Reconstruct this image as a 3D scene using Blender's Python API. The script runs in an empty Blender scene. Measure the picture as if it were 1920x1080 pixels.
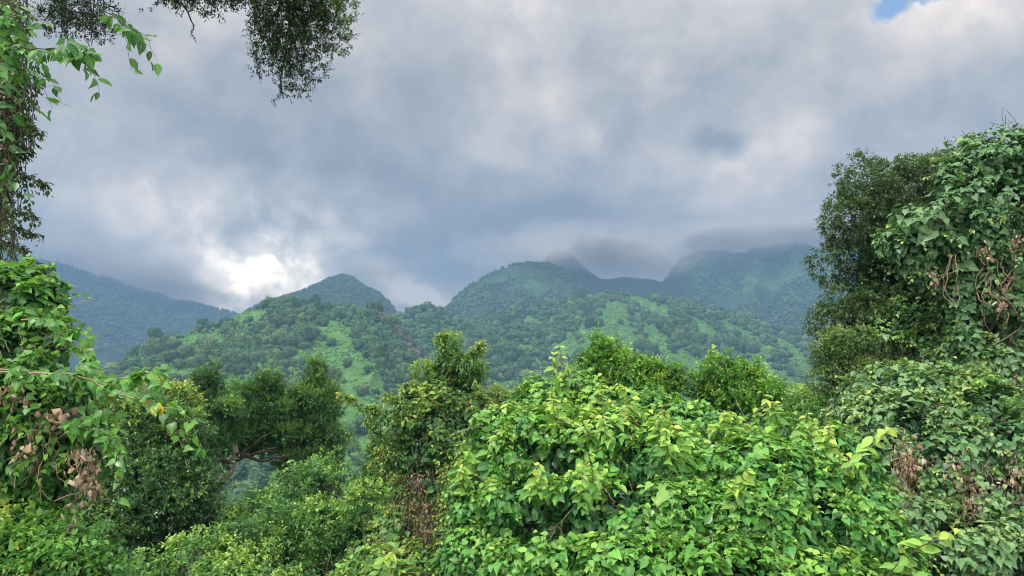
import bpy, math, random
import numpy as np
from mathutils import Vector
R = math.radians
rng = np.random.default_rng(7)
random.seed(7)
S = bpy.context.scene
COL = S.collection

# ------------------------------------------------------------------ camera
F = 1387.0                     # focal length in pixels of a 1920 wide frame
PITCH = math.atan(180 / F)
cam = bpy.data.objects.new('camera', bpy.data.cameras.new('camera'))
COL.objects.link(cam)
cam.location = (0, 0, 0)
cam.rotation_euler = (math.pi / 2 + PITCH, 0, 0)
cam.data.sensor_width = 36
cam.data.lens = 36 * F / 1920
cam.data.clip_start = 0.05
cam.data.clip_end = 20000
S.camera = cam
CP, SP = math.cos(PITCH), math.sin(PITCH)


def ray(px, py):
    a, b = (px - 960) / F, (540 - py) / F
    return np.array([a, CP - b * SP, SP + b * CP])


def at(px, py, d):
    """the point at depth d (metres ahead) seen at px, py of the photograph"""
    v = ray(px, py)
    return v * (d / v[1])


# ------------------------------------------------------------------ view, light
S.view_settings.view_transform = 'Standard'
S.view_settings.look = 'None'
S.view_settings.gamma = 1
S.view_settings.exposure = 1.18
S.cycles.filter_width = 1.05
S.cycles.use_denoising = True
S.cycles.denoiser = 'OPENIMAGEDENOISE'
S.cycles.denoising_prefilter = 'ACCURATE'
S.cycles.max_bounces = 6
S.cycles.diffuse_bounces = 3
S.cycles.glossy_bounces = 2
S.cycles.transmission_bounces = 3
S.cycles.volume_bounces = 0
S.cycles.sample_clamp_indirect = 4

SUN_EL, SUN_AZ = R(58), R(-125)          # azimuth measured from +Y towards +X
sd = bpy.data.lights.new('sun', 'SUN')
sd.energy = 2.2
sd.angle = R(10)
sd.color = (1.0, 0.96, 0.88)
sun = bpy.data.objects.new('sun', sd)
COL.objects.link(sun)
sv = Vector((math.sin(SUN_AZ) * math.cos(SUN_EL), math.cos(SUN_AZ) * math.cos(SUN_EL), math.sin(SUN_EL)))
sun.rotation_euler = sv.to_track_quat('Z', 'Y').to_euler()

# ------------------------------------------------------------------ world: cloudy sky
W = bpy.data.worlds.new('World')
S.world = W
W.use_nodes = True
W.cycles.sampling_method = 'MANUAL'
W.cycles.sample_map_resolution = 512


class NT:
    """short-hand for wiring nodes"""
    def __init__(s, tree):
        s.t = tree
        tree.nodes.clear()

    def n(s, kind, **kw):
        nd = s.t.nodes.new(kind)
        for k, v in kw.items():
            setattr(nd, k, v)
        return nd

    def put(s, sock, v):
        if isinstance(v, bpy.types.NodeSocket):
            s.t.links.new(v, sock)
        else:
            sock.default_value = v

    def m(s, op, a, b=None, c=None, clamp=False):
        nd = s.n('ShaderNodeMath', operation=op, use_clamp=clamp)
        s.put(nd.inputs[0], a)
        if b is not None: s.put(nd.inputs[1], b)
        if c is not None: s.put(nd.inputs[2], c)
        return nd.outputs[0]

    def v(s, op, a, b=None, sc=None):
        nd = s.n('ShaderNodeVectorMath', operation=op)
        s.put(nd.inputs[0], a)
        if b is not None: s.put(nd.inputs[1], b)
        if sc is not None: s.put(nd.inputs['Scale'], sc)
        return nd.outputs['Value'] if op in ('LENGTH', 'DOT_PRODUCT') else nd.outputs[0]

    def noise(s, vec, scale, detail=4, rough=0.5, dist=0.0, col=False):
        nd = s.n('ShaderNodeTexNoise')
        s.put(nd.inputs['Vector'], vec)
        nd.inputs['Scale'].default_value = scale
        nd.inputs['Detail'].default_value = detail
        nd.inputs['Roughness'].default_value = rough
        nd.inputs['Distortion'].default_value = dist
        return nd.outputs['Color'] if col else nd.outputs[0]

    def ramp(s, fac, stops, interp='LINEAR'):
        nd = s.n('ShaderNodeValToRGB')
        s.put(nd.inputs[0], fac)
        cr = nd.color_ramp
        cr.interpolation = interp
        while len(cr.elements) > 1:
            cr.elements.remove(cr.elements[-1])
        cr.elements[0].position, cr.elements[0].color = stops[0][0], (*stops[0][1], 1)
        for p, c in stops[1:]:
            e = cr.elements.new(p)
            e.color = (*c, 1)
        return nd.outputs[0]

    def rng_(s, x, a, b, c, d, interp='SMOOTHSTEP'):
        nd = s.n('ShaderNodeMapRange', interpolation_type=interp)
        s.put(nd.inputs[0], x)
        for i, q in enumerate((a, b, c, d)):
            nd.inputs[i + 1].default_value = q
        return nd.outputs[0]

    def mix(s, f, a, b, mode='MIX'):
        nd = s.n('ShaderNodeMix', data_type='RGBA', blend_type=mode)
        s.put(nd.inputs[0], f)
        s.put(nd.inputs[6], a)
        s.put(nd.inputs[7], b)
        return nd.outputs[2]


def azel(px, py):
    v = ray(px, py)
    return math.atan2(v[0], v[1]), math.asin(v[2] / np.linalg.norm(v))


def build_world():
    t = NT(W.node_tree)
    tc = t.n('ShaderNodeTexCoord').outputs['Generated']
    d = t.v('NORMALIZE', tc)
    sep = t.n('ShaderNodeSeparateXYZ')
    t.put(sep.inputs[0], d)
    X, Y, Z = sep.outputs
    az = t.m('ARCTAN2', X, Y)
    el = t.m('ARCSINE', Z)
    q = t.n('ShaderNodeCombineXYZ')
    t.put(q.inputs[0], az)
    t.put(q.inputs[1], el)
    q = q.outputs[0]
    # wind-drawn warps
    w1 = t.v('SCALE', t.v('SUBTRACT', t.noise(d, 4.2, 3, 0.55, col=True), (0.5, 0.5, 0.5)), sc=0.15)
    w2 = t.v('SCALE', t.v('SUBTRACT', t.noise(d, 11.0, 4, 0.6, col=True), (0.5, 0.5, 0.5)), sc=0.075)
    qw = t.v('ADD', t.v('ADD', q, w1), w2)
    # banks of lighter and darker cloud: px, py, half width, half height, tilt deg, amount
    spots = CLOUD_SPOTS
    acc = None
    for px, py, rx, ry, rot, amp in spots:
        a, e = azel(px, py)
        mp = t.n('ShaderNodeMapping', vector_type='TEXTURE')
        t.put(mp.inputs[0], qw)
        mp.inputs['Location'].default_value = (a, e, 0)
        mp.inputs['Rotation'].default_value = (0, 0, R(rot))
        mp.inputs['Scale'].default_value = (rx / F, ry / F, 1)
        g = t.rng_(t.v('LENGTH', mp.outputs[0]), 0, 1, amp * 1.25, 0, 'SMOOTHERSTEP')
        acc = g if acc is None else t.m('ADD', acc, g)
    # billows, seen in perspective on the cloud base
    den = t.m('ADD', t.m('MAXIMUM', Z, 0.0), 0.22)
    pl = t.n('ShaderNodeCombineXYZ')
    t.put(pl.inputs[0], t.m('DIVIDE', X, den))
    t.put(pl.inputs[1], t.m('DIVIDE', Y, den))
    pl = pl.outputs[0]
    n1 = t.m('SUBTRACT', t.noise(pl, 1.9, 7, 0.55, 0.3), 0.5)
    n2 = t.m('SUBTRACT', t.noise(d, 7.0, 7, 0.58, 0.2), 0.5)
    n3 = t.m('SUBTRACT', t.noise(d, 20.0, 7, 0.62, 0.2), 0.5)
    val = t.m('ADD', t.m('ADD', acc, 0.42),
              t.m('ADD', t.m('MULTIPLY', n1, 0.75), t.m('ADD', t.m('MULTIPLY', n2, 1.0), t.m('MULTIPLY', n3, 0.60))))
    cloud = t.ramp(val, CLOUD_RAMP, 'LINEAR')
    # the sun behind thin cloud, low on the left
    a, e = azel(482, 512)
    gl = t.v('LENGTH', t.v('MULTIPLY', t.v('SUBTRACT', qw, (a, e, 0)), (1.0, 1.35, 1.0)))
    g1 = t.m('MULTIPLY', t.m('EXPONENT', t.m('MULTIPLY', t.m('MULTIPLY', gl, gl), -1 / 0.045 ** 2)), 2.6)
    g2 = t.m('MULTIPLY', t.m('EXPONENT', t.m('MULTIPLY', t.m('MULTIPLY', gl, gl), -1 / 0.14 ** 2)), 0.42)
    g3 = t.m('MULTIPLY', t.m('ADD', g1, g2), t.rng_(t.m('ADD', n2, n3), -0.16, 0.16, 0.35, 1.3, 'LINEAR'))
    gw = t.n('ShaderNodeVectorMath', operation='SCALE')
    gw.inputs[0].default_value = (1.0, 0.84, 0.62)
    t.put(gw.inputs['Scale'], g3)
    cloud = t.v('ADD', cloud, gw.outputs[0])
    # overcast made brighter overhead and behind the viewer, added to light the foliage
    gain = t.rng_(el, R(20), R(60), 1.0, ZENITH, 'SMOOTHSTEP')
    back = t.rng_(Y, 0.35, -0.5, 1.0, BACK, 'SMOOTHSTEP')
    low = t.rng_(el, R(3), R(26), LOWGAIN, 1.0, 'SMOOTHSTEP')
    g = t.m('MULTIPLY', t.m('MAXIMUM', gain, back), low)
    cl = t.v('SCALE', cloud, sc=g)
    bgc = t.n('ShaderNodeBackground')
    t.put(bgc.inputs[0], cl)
    bgc.inputs[1].default_value = 1.0
    sky = t.n('ShaderNodeTexSky', sky_type='NISHITA')
    sky.sun_disc = False
    sky.sun_elevation = SUN_EL
    sky.sun_rotation = SUN_AZ
    bgs = t.n('ShaderNodeBackground')
    t.put(bgs.inputs[0], sky.outputs[0])
    bgs.inputs[1].default_value = 0.12
    # the one break in the cloud, upper right
    hole = None
    for px, py, rx, ry, rot in BLUE:
        a, e = azel(px, py)
        mp = t.n('ShaderNodeMapping', vector_type='TEXTURE')
        w3 = t.v('SCALE', t.v('SUBTRACT', t.noise(d, 26.0, 5, 0.6, col=True), (0.5, 0.5, 0.5)), sc=0.05)
        t.put(mp.inputs[0], t.v('ADD', q, w3))
        mp.inputs['Location'].default_value = (a, e, 0)
        mp.inputs['Rotation'].default_value = (0, 0, R(rot))
        mp.inputs['Scale'].default_value = (rx / F, ry / F, 1)
        h = t.rng_(t.v('LENGTH', mp.outputs[0]), 0.35, 1.0, 1.0, 0.0)
        hole = h if hole is None else t.m('MAXIMUM', hole, h)
    mx = t.n('ShaderNodeMixShader')
    t.put(mx.inputs[0], hole)
    t.put(mx.inputs[1], bgc.outputs[0])
    t.put(mx.inputs[2], bgs.outputs[0])
    out = t.n('ShaderNodeOutputWorld')
    t.put(out.inputs[0], mx.outputs[0])


CLOUD_SPOTS = [
    (470, 520, 200, 120, 0, 0.22), (330, 455, 230, 100, -20, 0.30),
    (190, 380, 300, 110, 0, 0.22), (110, 480, 160, 90, 0, 0.08), (400, 340, 120, 90, -30, 0.15),
    (680, 460, 290, 55, -32, 0.34), (815, 550, 110, 70, -20, 0.38), (580, 545, 150, 60, 0, 0.20),
    (660, 492, 120, 55, 8, -0.50), (560, 470, 150, 50, 10, -0.10),
    (560, 250, 420, 180, -20, -0.22), (880, 400, 330, 150, -15, -0.24), (1150, 430, 420, 120, 0, -0.24),
    (300, 200, 300, 130, 0, -0.10), (860, 110, 300, 160, -30, -0.08), (1010, 500, 260, 70, 0, -0.10),
    (960, 260, 130, 70, -15, 0.26), (1090, 230, 110, 100, 0, 0.24), (1010, 180, 130, 90, 20, 0.12),
    (1160, 240, 60, 130, 0, -0.20), (1350, 235, 90, 50, 0, -0.42), (1330, 300, 170, 100, -20, 0.24),
    (1480, 230, 170, 120, 0, 0.28), (1430, 110, 220, 110, 0, 0.10), (1420, 350, 260, 60, 8, 0.10),
    (1530, 380, 200, 60, 0, -0.10), (1690, 240, 260, 90, -10, -0.14), (1790, 70, 260, 110, 15, 0.20),
    (1700, 30, 120, 60, 0, 0.15), (1560, 60, 160, 60, 0, 0.05), (1850, 200, 160, 60, 0, -0.06),
]
CLOUD_RAMP = [(0.0, (.178, .166, .158)), (0.20, (.236, .218, .200)), (0.40, (.312, .280, .250)), (0.58, (.40, .350, .302)),
              (0.74, (.49, .415, .352)), (0.88, (.61, .51, .42)), (1.0, (.74, .62, .51))]
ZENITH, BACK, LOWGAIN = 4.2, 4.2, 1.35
BLUE = [(1676, 12, 46, 30, 10), (1722, -8, 50, 18, 0)]
build_world()

# ------------------------------------------------------------------ tagging helpers


def tag(o, label=None, cat=None, group=None, kind=None):
    if label: o['label'] = label
    if cat: o['category'] = cat
    if group: o['group'] = group
    if kind: o['kind'] = kind
    return o


def thing(name, label, cat, loc=(0, 0, 0), group=None):
    o = bpy.data.objects.new(name, None)
    COL.objects.link(o)
    o.location = loc
    o.empty_display_size = 0.3
    return tag(o, label, cat, group)


def link(name, me, parent=None, mat=None, loc=None):
    o = bpy.data.objects.new(name, me)
    COL.objects.link(o)
    if mat is not None: me.materials.append(mat)
    if loc is not None: o.location = loc
    if parent is not None:
        o.parent = parent
        o.location = Vector(o.location) - parent.location   # meshes are written in world coordinates
    return o


def mesh_from(name, verts, faces, k, attr=None, smooth=True):
    """verts (N,3), faces (M,k) int array"""
    me = bpy.data.meshes.new(name)
    me.vertices.add(len(verts))
    me.vertices.foreach_set('co', np.asarray(verts, np.float32).ravel())
    f = np.asarray(faces, np.int32)
    me.loops.add(f.size)
    me.loops.foreach_set('vertex_index', f.ravel())
    me.polygons.add(len(f))
    me.polygons.foreach_set('loop_start', np.arange(0, f.size, k, dtype=np.int32))
    me.polygons.foreach_set('use_smooth', np.full(len(f), smooth))
    if attr is not None:
        a = me.attributes.new('leaf', 'FLOAT_COLOR', 'POINT')
        a.data.foreach_set('color', np.asarray(attr, np.float32).ravel())
    me.update(calc_edges=True)
    return me


# ------------------------------------------------------------------ numpy noise


def _h(ix, iy, iz, s):
    n = (ix * 374761393 + iy * 668265263 + iz * 2147483647 + s * 1274126177) & 0xffffffff
    n = ((n ^ (n >> 13)) * 1274126177) & 0xffffffff
    return ((n ^ (n >> 16)) & 0xffff) / 65535.0


def vnoise(p, seed=0):
    p = np.asarray(p, float)
    i = np.floor(p).astype(np.int64)
    f = p - i
    f = f * f * (3 - 2 * f)
    r = 0
    for a in (0, 1):
        for b in (0, 1):
            for c in (0, 1):
                w = (f[..., 0] if a else 1 - f[..., 0]) * (f[..., 1] if b else 1 - f[..., 1]) * (f[..., 2] if c else 1 - f[..., 2])
                r = r + w * _h(i[..., 0] + a, i[..., 1] + b, i[..., 2] + c, seed)
    return r


def fbm(p, seed=0, octs=4, gain=0.5):
    a, r, t = 1.0, 0, 0
    p = np.asarray(p, float)
    for o in range(octs):
        r = r + a * vnoise(p, seed + o * 17)
        t += a
        a *= gain
        p = p * 2.03 + 11.3
    return r / t


def unit(v):
    return v / np.maximum(np.linalg.norm(v, axis=-1, keepdims=True), 1e-9)


def rand_dirs(n):
    return unit(rng.normal(size=(n, 3)))


# ------------------------------------------------------------------ materials


def mat(name):
    m = bpy.data.materials.new(name)
    m.use_nodes = True
    return m, NT(m.node_tree)


def leaf_mat(name, stops, trans=0.3, rough=0.42, spec=0.38, vein=0.25, under=0.25, holes=False):
    """stops: leaf colours from old / deep to young; attribute leaf = (tint, across, along, random)"""
    m, t = mat(name)
    at_ = t.n('ShaderNodeAttribute', attribute_name='leaf')
    s = t.n('ShaderNodeSeparateColor')
    t.put(s.inputs[0], at_.outputs['Color'])
    tint, ax, ay = s.outputs
    c = t.ramp(tint, stops)
    rnd = at_.outputs['Alpha']
    c = t.mix(1.0, c, t.ramp(rnd, [(0, (.72, .74, .8)), (0.5, (1, 1, 1)), (1, (1.24, 1.2, 1.05))]), 'MULTIPLY')
    if vein:
        acr = t.m('ABSOLUTE', t.m('SUBTRACT', ax, 0.5))
        rib = t.rng_(acr, 0.0, 0.07, 1, 0)
        side = t.m('SINE', t.m('MULTIPLY', t.m('SUBTRACT', ay, t.m('MULTIPLY', acr, 0.9)), 42.0))
        side = t.rng_(side, 0.6, 1.0, 0, 0.45)
        c = t.mix(t.m('MULTIPLY', t.m('MAXIMUM', rib, side), vein), c, (.42, .55, .24, 1))
    geo = t.n('ShaderNodeNewGeometry')
    c = t.mix(t.m('MULTIPLY', geo.outputs['Backfacing'], under), c, (.22, .33, .17, 1))
    p = t.n('ShaderNodeBsdfPrincipled')
    t.put(p.inputs['Base Color'], c)
    t.put(p.inputs['Roughness'], t.m('ADD', t.m('MULTIPLY', rnd, 0.2), rough - 0.1))
    p.inputs['Specular IOR Level'].default_value = spec
    tr = t.n('ShaderNodeBsdfTranslucent')
    t.put(tr.inputs[0], t.mix(1.0, c, (1.25, 1.35, 0.6, 1), 'MULTIPLY'))
    mx = t.n('ShaderNodeMixShader')
    mx.inputs[0].default_value = trans
    t.put(mx.inputs[1], p.outputs[0])
    t.put(mx.inputs[2], tr.outputs[0])
    o = t.n('ShaderNodeOutputMaterial')
    t.put(o.inputs[0], mx.outputs[0])
    return m


def bark_mat(name, dark, light, scale=9.0, moss=0.0):
    m, t = mat(name)
    tc = t.n('ShaderNodeTexCoord').outputs['Object']
    mp = t.n('ShaderNodeMapping')
    t.put(mp.inputs[0], tc)
    mp.inputs['Scale'].default_value = (1, 1, 0.25)
    n = t.noise(mp.outputs[0], scale, 6, 0.65)
    c = t.ramp(n, [(0.3, dark), (0.7, light)])
    if moss:
        c = t.mix(t.rng_(t.noise(tc, 2.2, 4, 0.6), 0.62 - moss * 0.2, 0.7, 0, 1), c, (.05, .08, .02, 1))
    p = t.n('ShaderNodeBsdfPrincipled')
    t.put(p.inputs['Base Color'], c)
    p.inputs['Roughness'].default_value = 0.9
    b = t.n('ShaderNodeBump')
    b.inputs['Strength'].default_value = 0.6
    b.inputs['Distance'].default_value = 0.03
    t.put(b.inputs['Height'], n)
    t.put(p.inputs['Normal'], b.outputs[0])
    o = t.n('ShaderNodeOutputMaterial')
    t.put(o.inputs[0], p.outputs[0])
    return m
# ------------------------------------------------------------------ the terrain


def ground_h(x, y):
    x, y = np.asarray(x, float), np.asarray(y, float)
    s = np.clip(y - 1.0, 0, None)
    z = -1.7 - 70.0 * (1 - np.exp(-s * 0.42 / 70.0))
    p = np.stack([x / 37.0, y / 37.0, 0 * x], -1)
    z = z + (fbm(p, 3) - 0.5) * np.clip(np.hypot(x, y) / 25.0, 0, 1) * 6.0
    return z


def ground_sheet():
    g = np.concatenate([-np.geomspace(3600, 2, 60), np.linspace(-1, 1, 3), np.geomspace(2, 3600, 60)])
    gy = np.concatenate([-np.geomspace(350, 2, 22), np.linspace(-1, 1, 3), np.geomspace(2, 4100, 110)])
    X, Y = np.meshgrid(g, gy)
    Z = ground_h(X, Y)
    n, m_ = X.shape
    idx = np.arange(n * m_).reshape(n, m_)
    f = np.stack([idx[:-1, :-1], idx[:-1, 1:], idx[1:, 1:], idx[1:, :-1]], -1).reshape(-1, 4)
    return mesh_from('ground', np.stack([X, Y, Z], -1).reshape(-1, 3), f, 4)


def slope_mat(name, a, b, c, s1=0.02, s2=0.12, rock=None):
    m, t = mat(name)
    tc = t.n('ShaderNodeTexCoord').outputs['Object']
    n1 = t.noise(tc, s1, 5, 0.6, 0.4)
    n2 = t.noise(tc, s2, 6, 0.65)
    col = t.mix(t.rng_(n1, 0.40, 0.62, 0, 1), (*a, 1), (*b, 1))
    col = t.mix(t.rng_(n2, 0.44, 0.66, 0, 0.9), col, (*c, 1))
    if rock:
        col = t.mix(t.rng_(t.noise(tc, s1 * 2.3, 6, 0.7), 0.62, 0.7, 0, 0.8), col, (*rock, 1))
    p = t.n('ShaderNodeBsdfPrincipled')
    t.put(p.inputs['Base Color'], col)
    p.inputs['Roughness'].default_value = 0.95
    p.inputs['Specular IOR Level'].default_value = 0.1
    bp = t.n('ShaderNodeBump')
    bp.inputs['Strength'].default_value = 0.9
    bp.inputs['Distance'].default_value = 3.0
    t.put(bp.inputs['Height'], t.noise(tc, s2 * 2.5, 6, 0.7))
    t.put(p.inputs['Normal'], bp.outputs[0])
    o = t.n('ShaderNodeOutputMaterial')
    t.put(o.inputs[0], p.outputs[0])
    return m


class Hill:
    def __init__(s, keys, foot=0.45, zf=-75, shape=1.0, spur=0.0, kspur=26.0, seed=0, rough=1.0, back=0.7):
        """keys: (px, py, distance) along the skyline"""
        pts = np.array([at(k[0], k[1], k[2] * CP) for k in keys])
        D = np.array([k[2] for k in keys], float)
        az = np.arctan2(pts[:, 0], pts[:, 1])
        hr = np.hypot(pts[:, 0], pts[:, 1])
        s.az, s.te, s.D = az, pts[:, 2] / hr, D
        s.foot, s.zf, s.shape, s.spur, s.k, s.seed, s.rough, s.back = foot, zf, shape, spur, kspur, seed, rough, back

    def _smooth(s, a, tab):
        w = 0
        for o, q in ((-0.006, .25), (0, .5), (0.006, .25)):
            w = w + q * np.interp(a + o, s.az, tab)
        return w

    def z(s, x, y):
        x, y = np.asarray(x, float), np.asarray(y, float)
        a, r = np.arctan2(x, y), np.hypot(x, y)
        D, te = s._smooth(a, s.D), s._smooth(a, s.te)
        zr = te * D + (fbm(np.stack([a * 60, 0 * a, 0 * a + s.seed], -1), s.seed, 4) - 0.5) * 0.006 * D * s.rough
        r0 = D * s.foot
        v = np.clip((r - r0) / (D - r0), -0.3, 1)
        sh = np.sign(v) * np.abs(v) ** s.shape
        z = s.zf + (zr - s.zf) * sh
        vv = np.clip(v, 0, 1)
        e = 4 * vv * (1 - vv)
        p = np.stack([a * s.k + 0.6 * fbm(np.stack([x / 90, y / 90, 0 * x], -1), s.seed + 5, 2), r / (D * 0.9), 0 * x + s.seed], -1)
        rid = 1 - np.abs(2 * fbm(p, s.seed + 9, 3, 0.45) - 1)
        z = z + s.spur * D * e * (rid - 0.75)
        z = z + (fbm(np.stack([x, y, 0 * x], -1) / (np.mean(s.D) * 0.03), s.seed + 2, 4) - 0.5) * D * 0.012 * (e * 0.8 + 0.2)
        over = np.clip(r - D, 0, None)
        return z - over * s.back * np.clip(over / (D * 0.03), 0, 1)

    def mesh(s, name, na=260, nr=120):
        a = np.linspace(s.az[0], s.az[-1], na)
        q = np.concatenate([np.linspace(-0.08, 1.0, nr), np.linspace(1.02, 1.35, 14)])
        A, Q = np.meshgrid(a, q)
        D = s._smooth(A, s.D)
        r = D * s.foot + (D - D * s.foot) * Q
        X, Y = r * np.sin(A), r * np.cos(A)
        Z = s.z(X, Y)
        n, m_ = X.shape
        i = np.arange(n * m_).reshape(n, m_)
        f = np.stack([i[:-1, :-1], i[:-1, 1:], i[1:, 1:], i[1:, :-1]], -1).reshape(-1, 4)
        return mesh_from(name, np.stack([X, Y, Z], -1).reshape(-1, 3), f, 4)

    def scatter(s, spacing, rmax=1.02, rmin=None):
        """jittered positions over the hill, one per cell"""
        D = s.D.max()
        x0, x1 = D * 1.05 * math.sin(s.az[0]), D * 1.05 * math.sin(s.az[-1])
        gx = np.arange(min(x0, 0), max(x1, 0), spacing)
        gy = np.arange(D * s.foot * 0.6, D * 1.05, spacing)
        X, Y = np.meshgrid(gx, gy)
        X = X.ravel() + rng.uniform(-.5, .5, X.size) * spacing
        Y = Y.ravel() + rng.uniform(-.5, .5, Y.size) * spacing
        a, r = np.arctan2(X, Y), np.hypot(X, Y)
        Dd = s._smooth(a, s.D)
        v = (r - Dd * s.foot) / (Dd * (1 - s.foot))
        ok = (a > s.az[0]) & (a < s.az[-1]) & (v < rmax) & (v > (0.0 if rmin is None else rmin))
        X, Y = X[ok], Y[ok]
        return X, Y, s.z(X, Y)


def project(P):
    """world points -> pixels of the photograph"""
    P = np.asarray(P)
    yc = P[:, 1] * CP + P[:, 2] * SP
    zc = -P[:, 1] * SP + P[:, 2] * CP
    return 960 + F * P[:, 0] / yc, 540 - F * zc / yc


H = {}
H['left'] = Hill([(60, 760, 780), (150, 722, 800), (205, 700, 810), (235, 678, 820), (275, 656, 825), (330, 634, 830), (400, 604, 835), (450, 590, 840),
                  (520, 570, 850), (560, 571, 850), (600, 574, 850), (650, 574, 850), (700, 584, 840), (740, 612, 825), (780, 655, 800),
                  (815, 700, 780), (860, 745, 760), (930, 800, 740)], spur=0.030, kspur=17, seed=1, foot=0.42, shape=0.92)
H['knob'] = Hill([(700, 640, 1130), (730, 608, 1150), (760, 588, 1160), (800, 576, 1160), (840, 584, 1160), (870, 606, 1150), (900, 640, 1120), (960, 700, 1100)],
                 spur=0.02, seed=2, foot=0.6)
H['centre'] = Hill([(790, 650, 1300), (850, 610, 1300), (905, 597, 1300), (960, 580, 1310), (1050, 568, 1320), (1105, 559, 1330), (1150, 556, 1330), (1250, 560, 1330),
                    (1330, 578, 1320), (1400, 598, 1310), (1470, 620, 1300), (1530, 645, 1280), (1600, 668, 1260), (1700, 705, 1240),
                    (1800, 740, 1200), (1950, 790, 1150)], spur=0.030, kspur=16, seed=3, foot=0.4, shape=0.95)
H['pointed'] = Hill([(420, 620, 1900), (460, 586, 1900), (500, 566, 1920), (530, 555, 1950), (565, 547, 1980), (600, 532, 2000), (622, 520, 2000), (645, 513, 2000), (665, 522, 2000),
                     (690, 540, 2000), (720, 556, 1980), (745, 580, 1960), (770, 622, 1930), (800, 660, 1900), (850, 720, 1900)], spur=0.02, seed=4, foot=0.6)
H['middle'] = Hill([(790, 640, 1850), (832, 585, 1880), (850, 562, 1900), (880, 536, 1920), (920, 514, 1950), (960, 499, 1960), (990, 492, 1960),
                    (1030, 492, 1960), (1060, 508, 1960), (1085, 528, 1940), (1110, 552, 1930), (1160, 575, 1900), (1250, 620, 1850)],
                   spur=0.035, kspur=30, seed=5, foot=0.6)
H['saddle'] = Hill([(960, 560, 2300), (1010, 500, 2300), (1040, 468, 2320), (1070, 474, 2320), (1100, 505, 2300), (1130, 524, 2300), (1170, 520, 2350),
                    (1220, 523, 2350), (1270, 530, 2350), (1340, 560, 2300)], spur=0.02, seed=6, foot=0.6)
H['right'] = Hill([(1170, 600, 2500), (1225, 550, 2500), (1250, 520, 2520), (1268, 496, 2550), (1300, 476, 2600), (1340, 468, 2600), (1390, 476, 2600),
                   (1430, 464, 2600), (1500, 456, 2620), (1545, 466, 2600), (1600, 478, 2600), (1700, 500, 2550), (1850, 540, 2500), (2100, 600, 2400)],
                  spur=0.045, kspur=20, seed=7, foot=0.5, shape=1.15)
H['far'] = Hill([(-300, 400, 3000), (0, 462, 3150), (70, 486, 3200), (150, 508, 3200), (200, 524, 3200), (300, 556, 3200), (380, 575, 3200),
                 (450, 592, 3200), (560, 622, 3200), (750, 660, 3200)], spur=0.035, kspur=14, seed=8, foot=0.5, shape=1.1)

GR = ((.085, .20, .05), (.125, .27, .075), (.055, .13, .04))
gm = slope_mat('ground_cover', (.05, .09, .03), (.07, .12, .035), (.04, .06, .02), 0.05, 0.6)
gr = link('ground', ground_sheet(), mat=gm)
tag(gr, kind='structure', label='green ground falling away into the valley')
hm = slope_mat('hill_grass', GR[0], GR[1], GR[2], 0.02, 0.16)
hm2 = slope_mat('mountain_cover', (.035, .075, .035), (.075, .15, .055), (.025, .05, .025), 0.008, 0.05, rock=(.09, .09, .08))
hm3 = slope_mat('far_mountain_cover', (.03, .055, .03), (.05, .085, .04), (.02, .04, .022), 0.006, 0.04)
for k, nm, m_, lb in (('left', 'hill', hm, 'nearer left hill with forest and a bright green grassy gully'),
                      ('knob', 'hill', hm, 'small rounded wooded knoll between the two near hills'),
                      ('centre', 'hill', hm, 'long middle hill with dark woods and bright grass strips'),
                      ('pointed', 'mountain', hm3, 'blue pointed peak behind the nearer left hill'),
                      ('middle', 'mountain', hm2, 'rounded mountain with its top in cloud behind the middle hill'),
                      ('saddle', 'mountain', hm3, 'dark blue peak and saddle wrapped in cloud'),
                      ('right', 'mountain', hm2, 'broad hazy mountain on the right, its flat top in cloud'),
                      ('far', 'mountain', hm3, 'far blue mountain slope at the left under the cloud')):
    o = link(nm, H[k].mesh(nm), mat=m_)
    tag(o, label=lb, kind='structure')

# ------------------------------------------------------------------ forest


def ico(sub):
    import bmesh
    bm = bmesh.new()
    bmesh.ops.create_icosphere(bm, subdivisions=sub, radius=1)
    v = np.array([q.co[:] for q in bm.verts])
    f = np.array([[q.index for q in fc.verts] for fc in bm.faces])
    bm.free()
    return v, f


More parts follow.
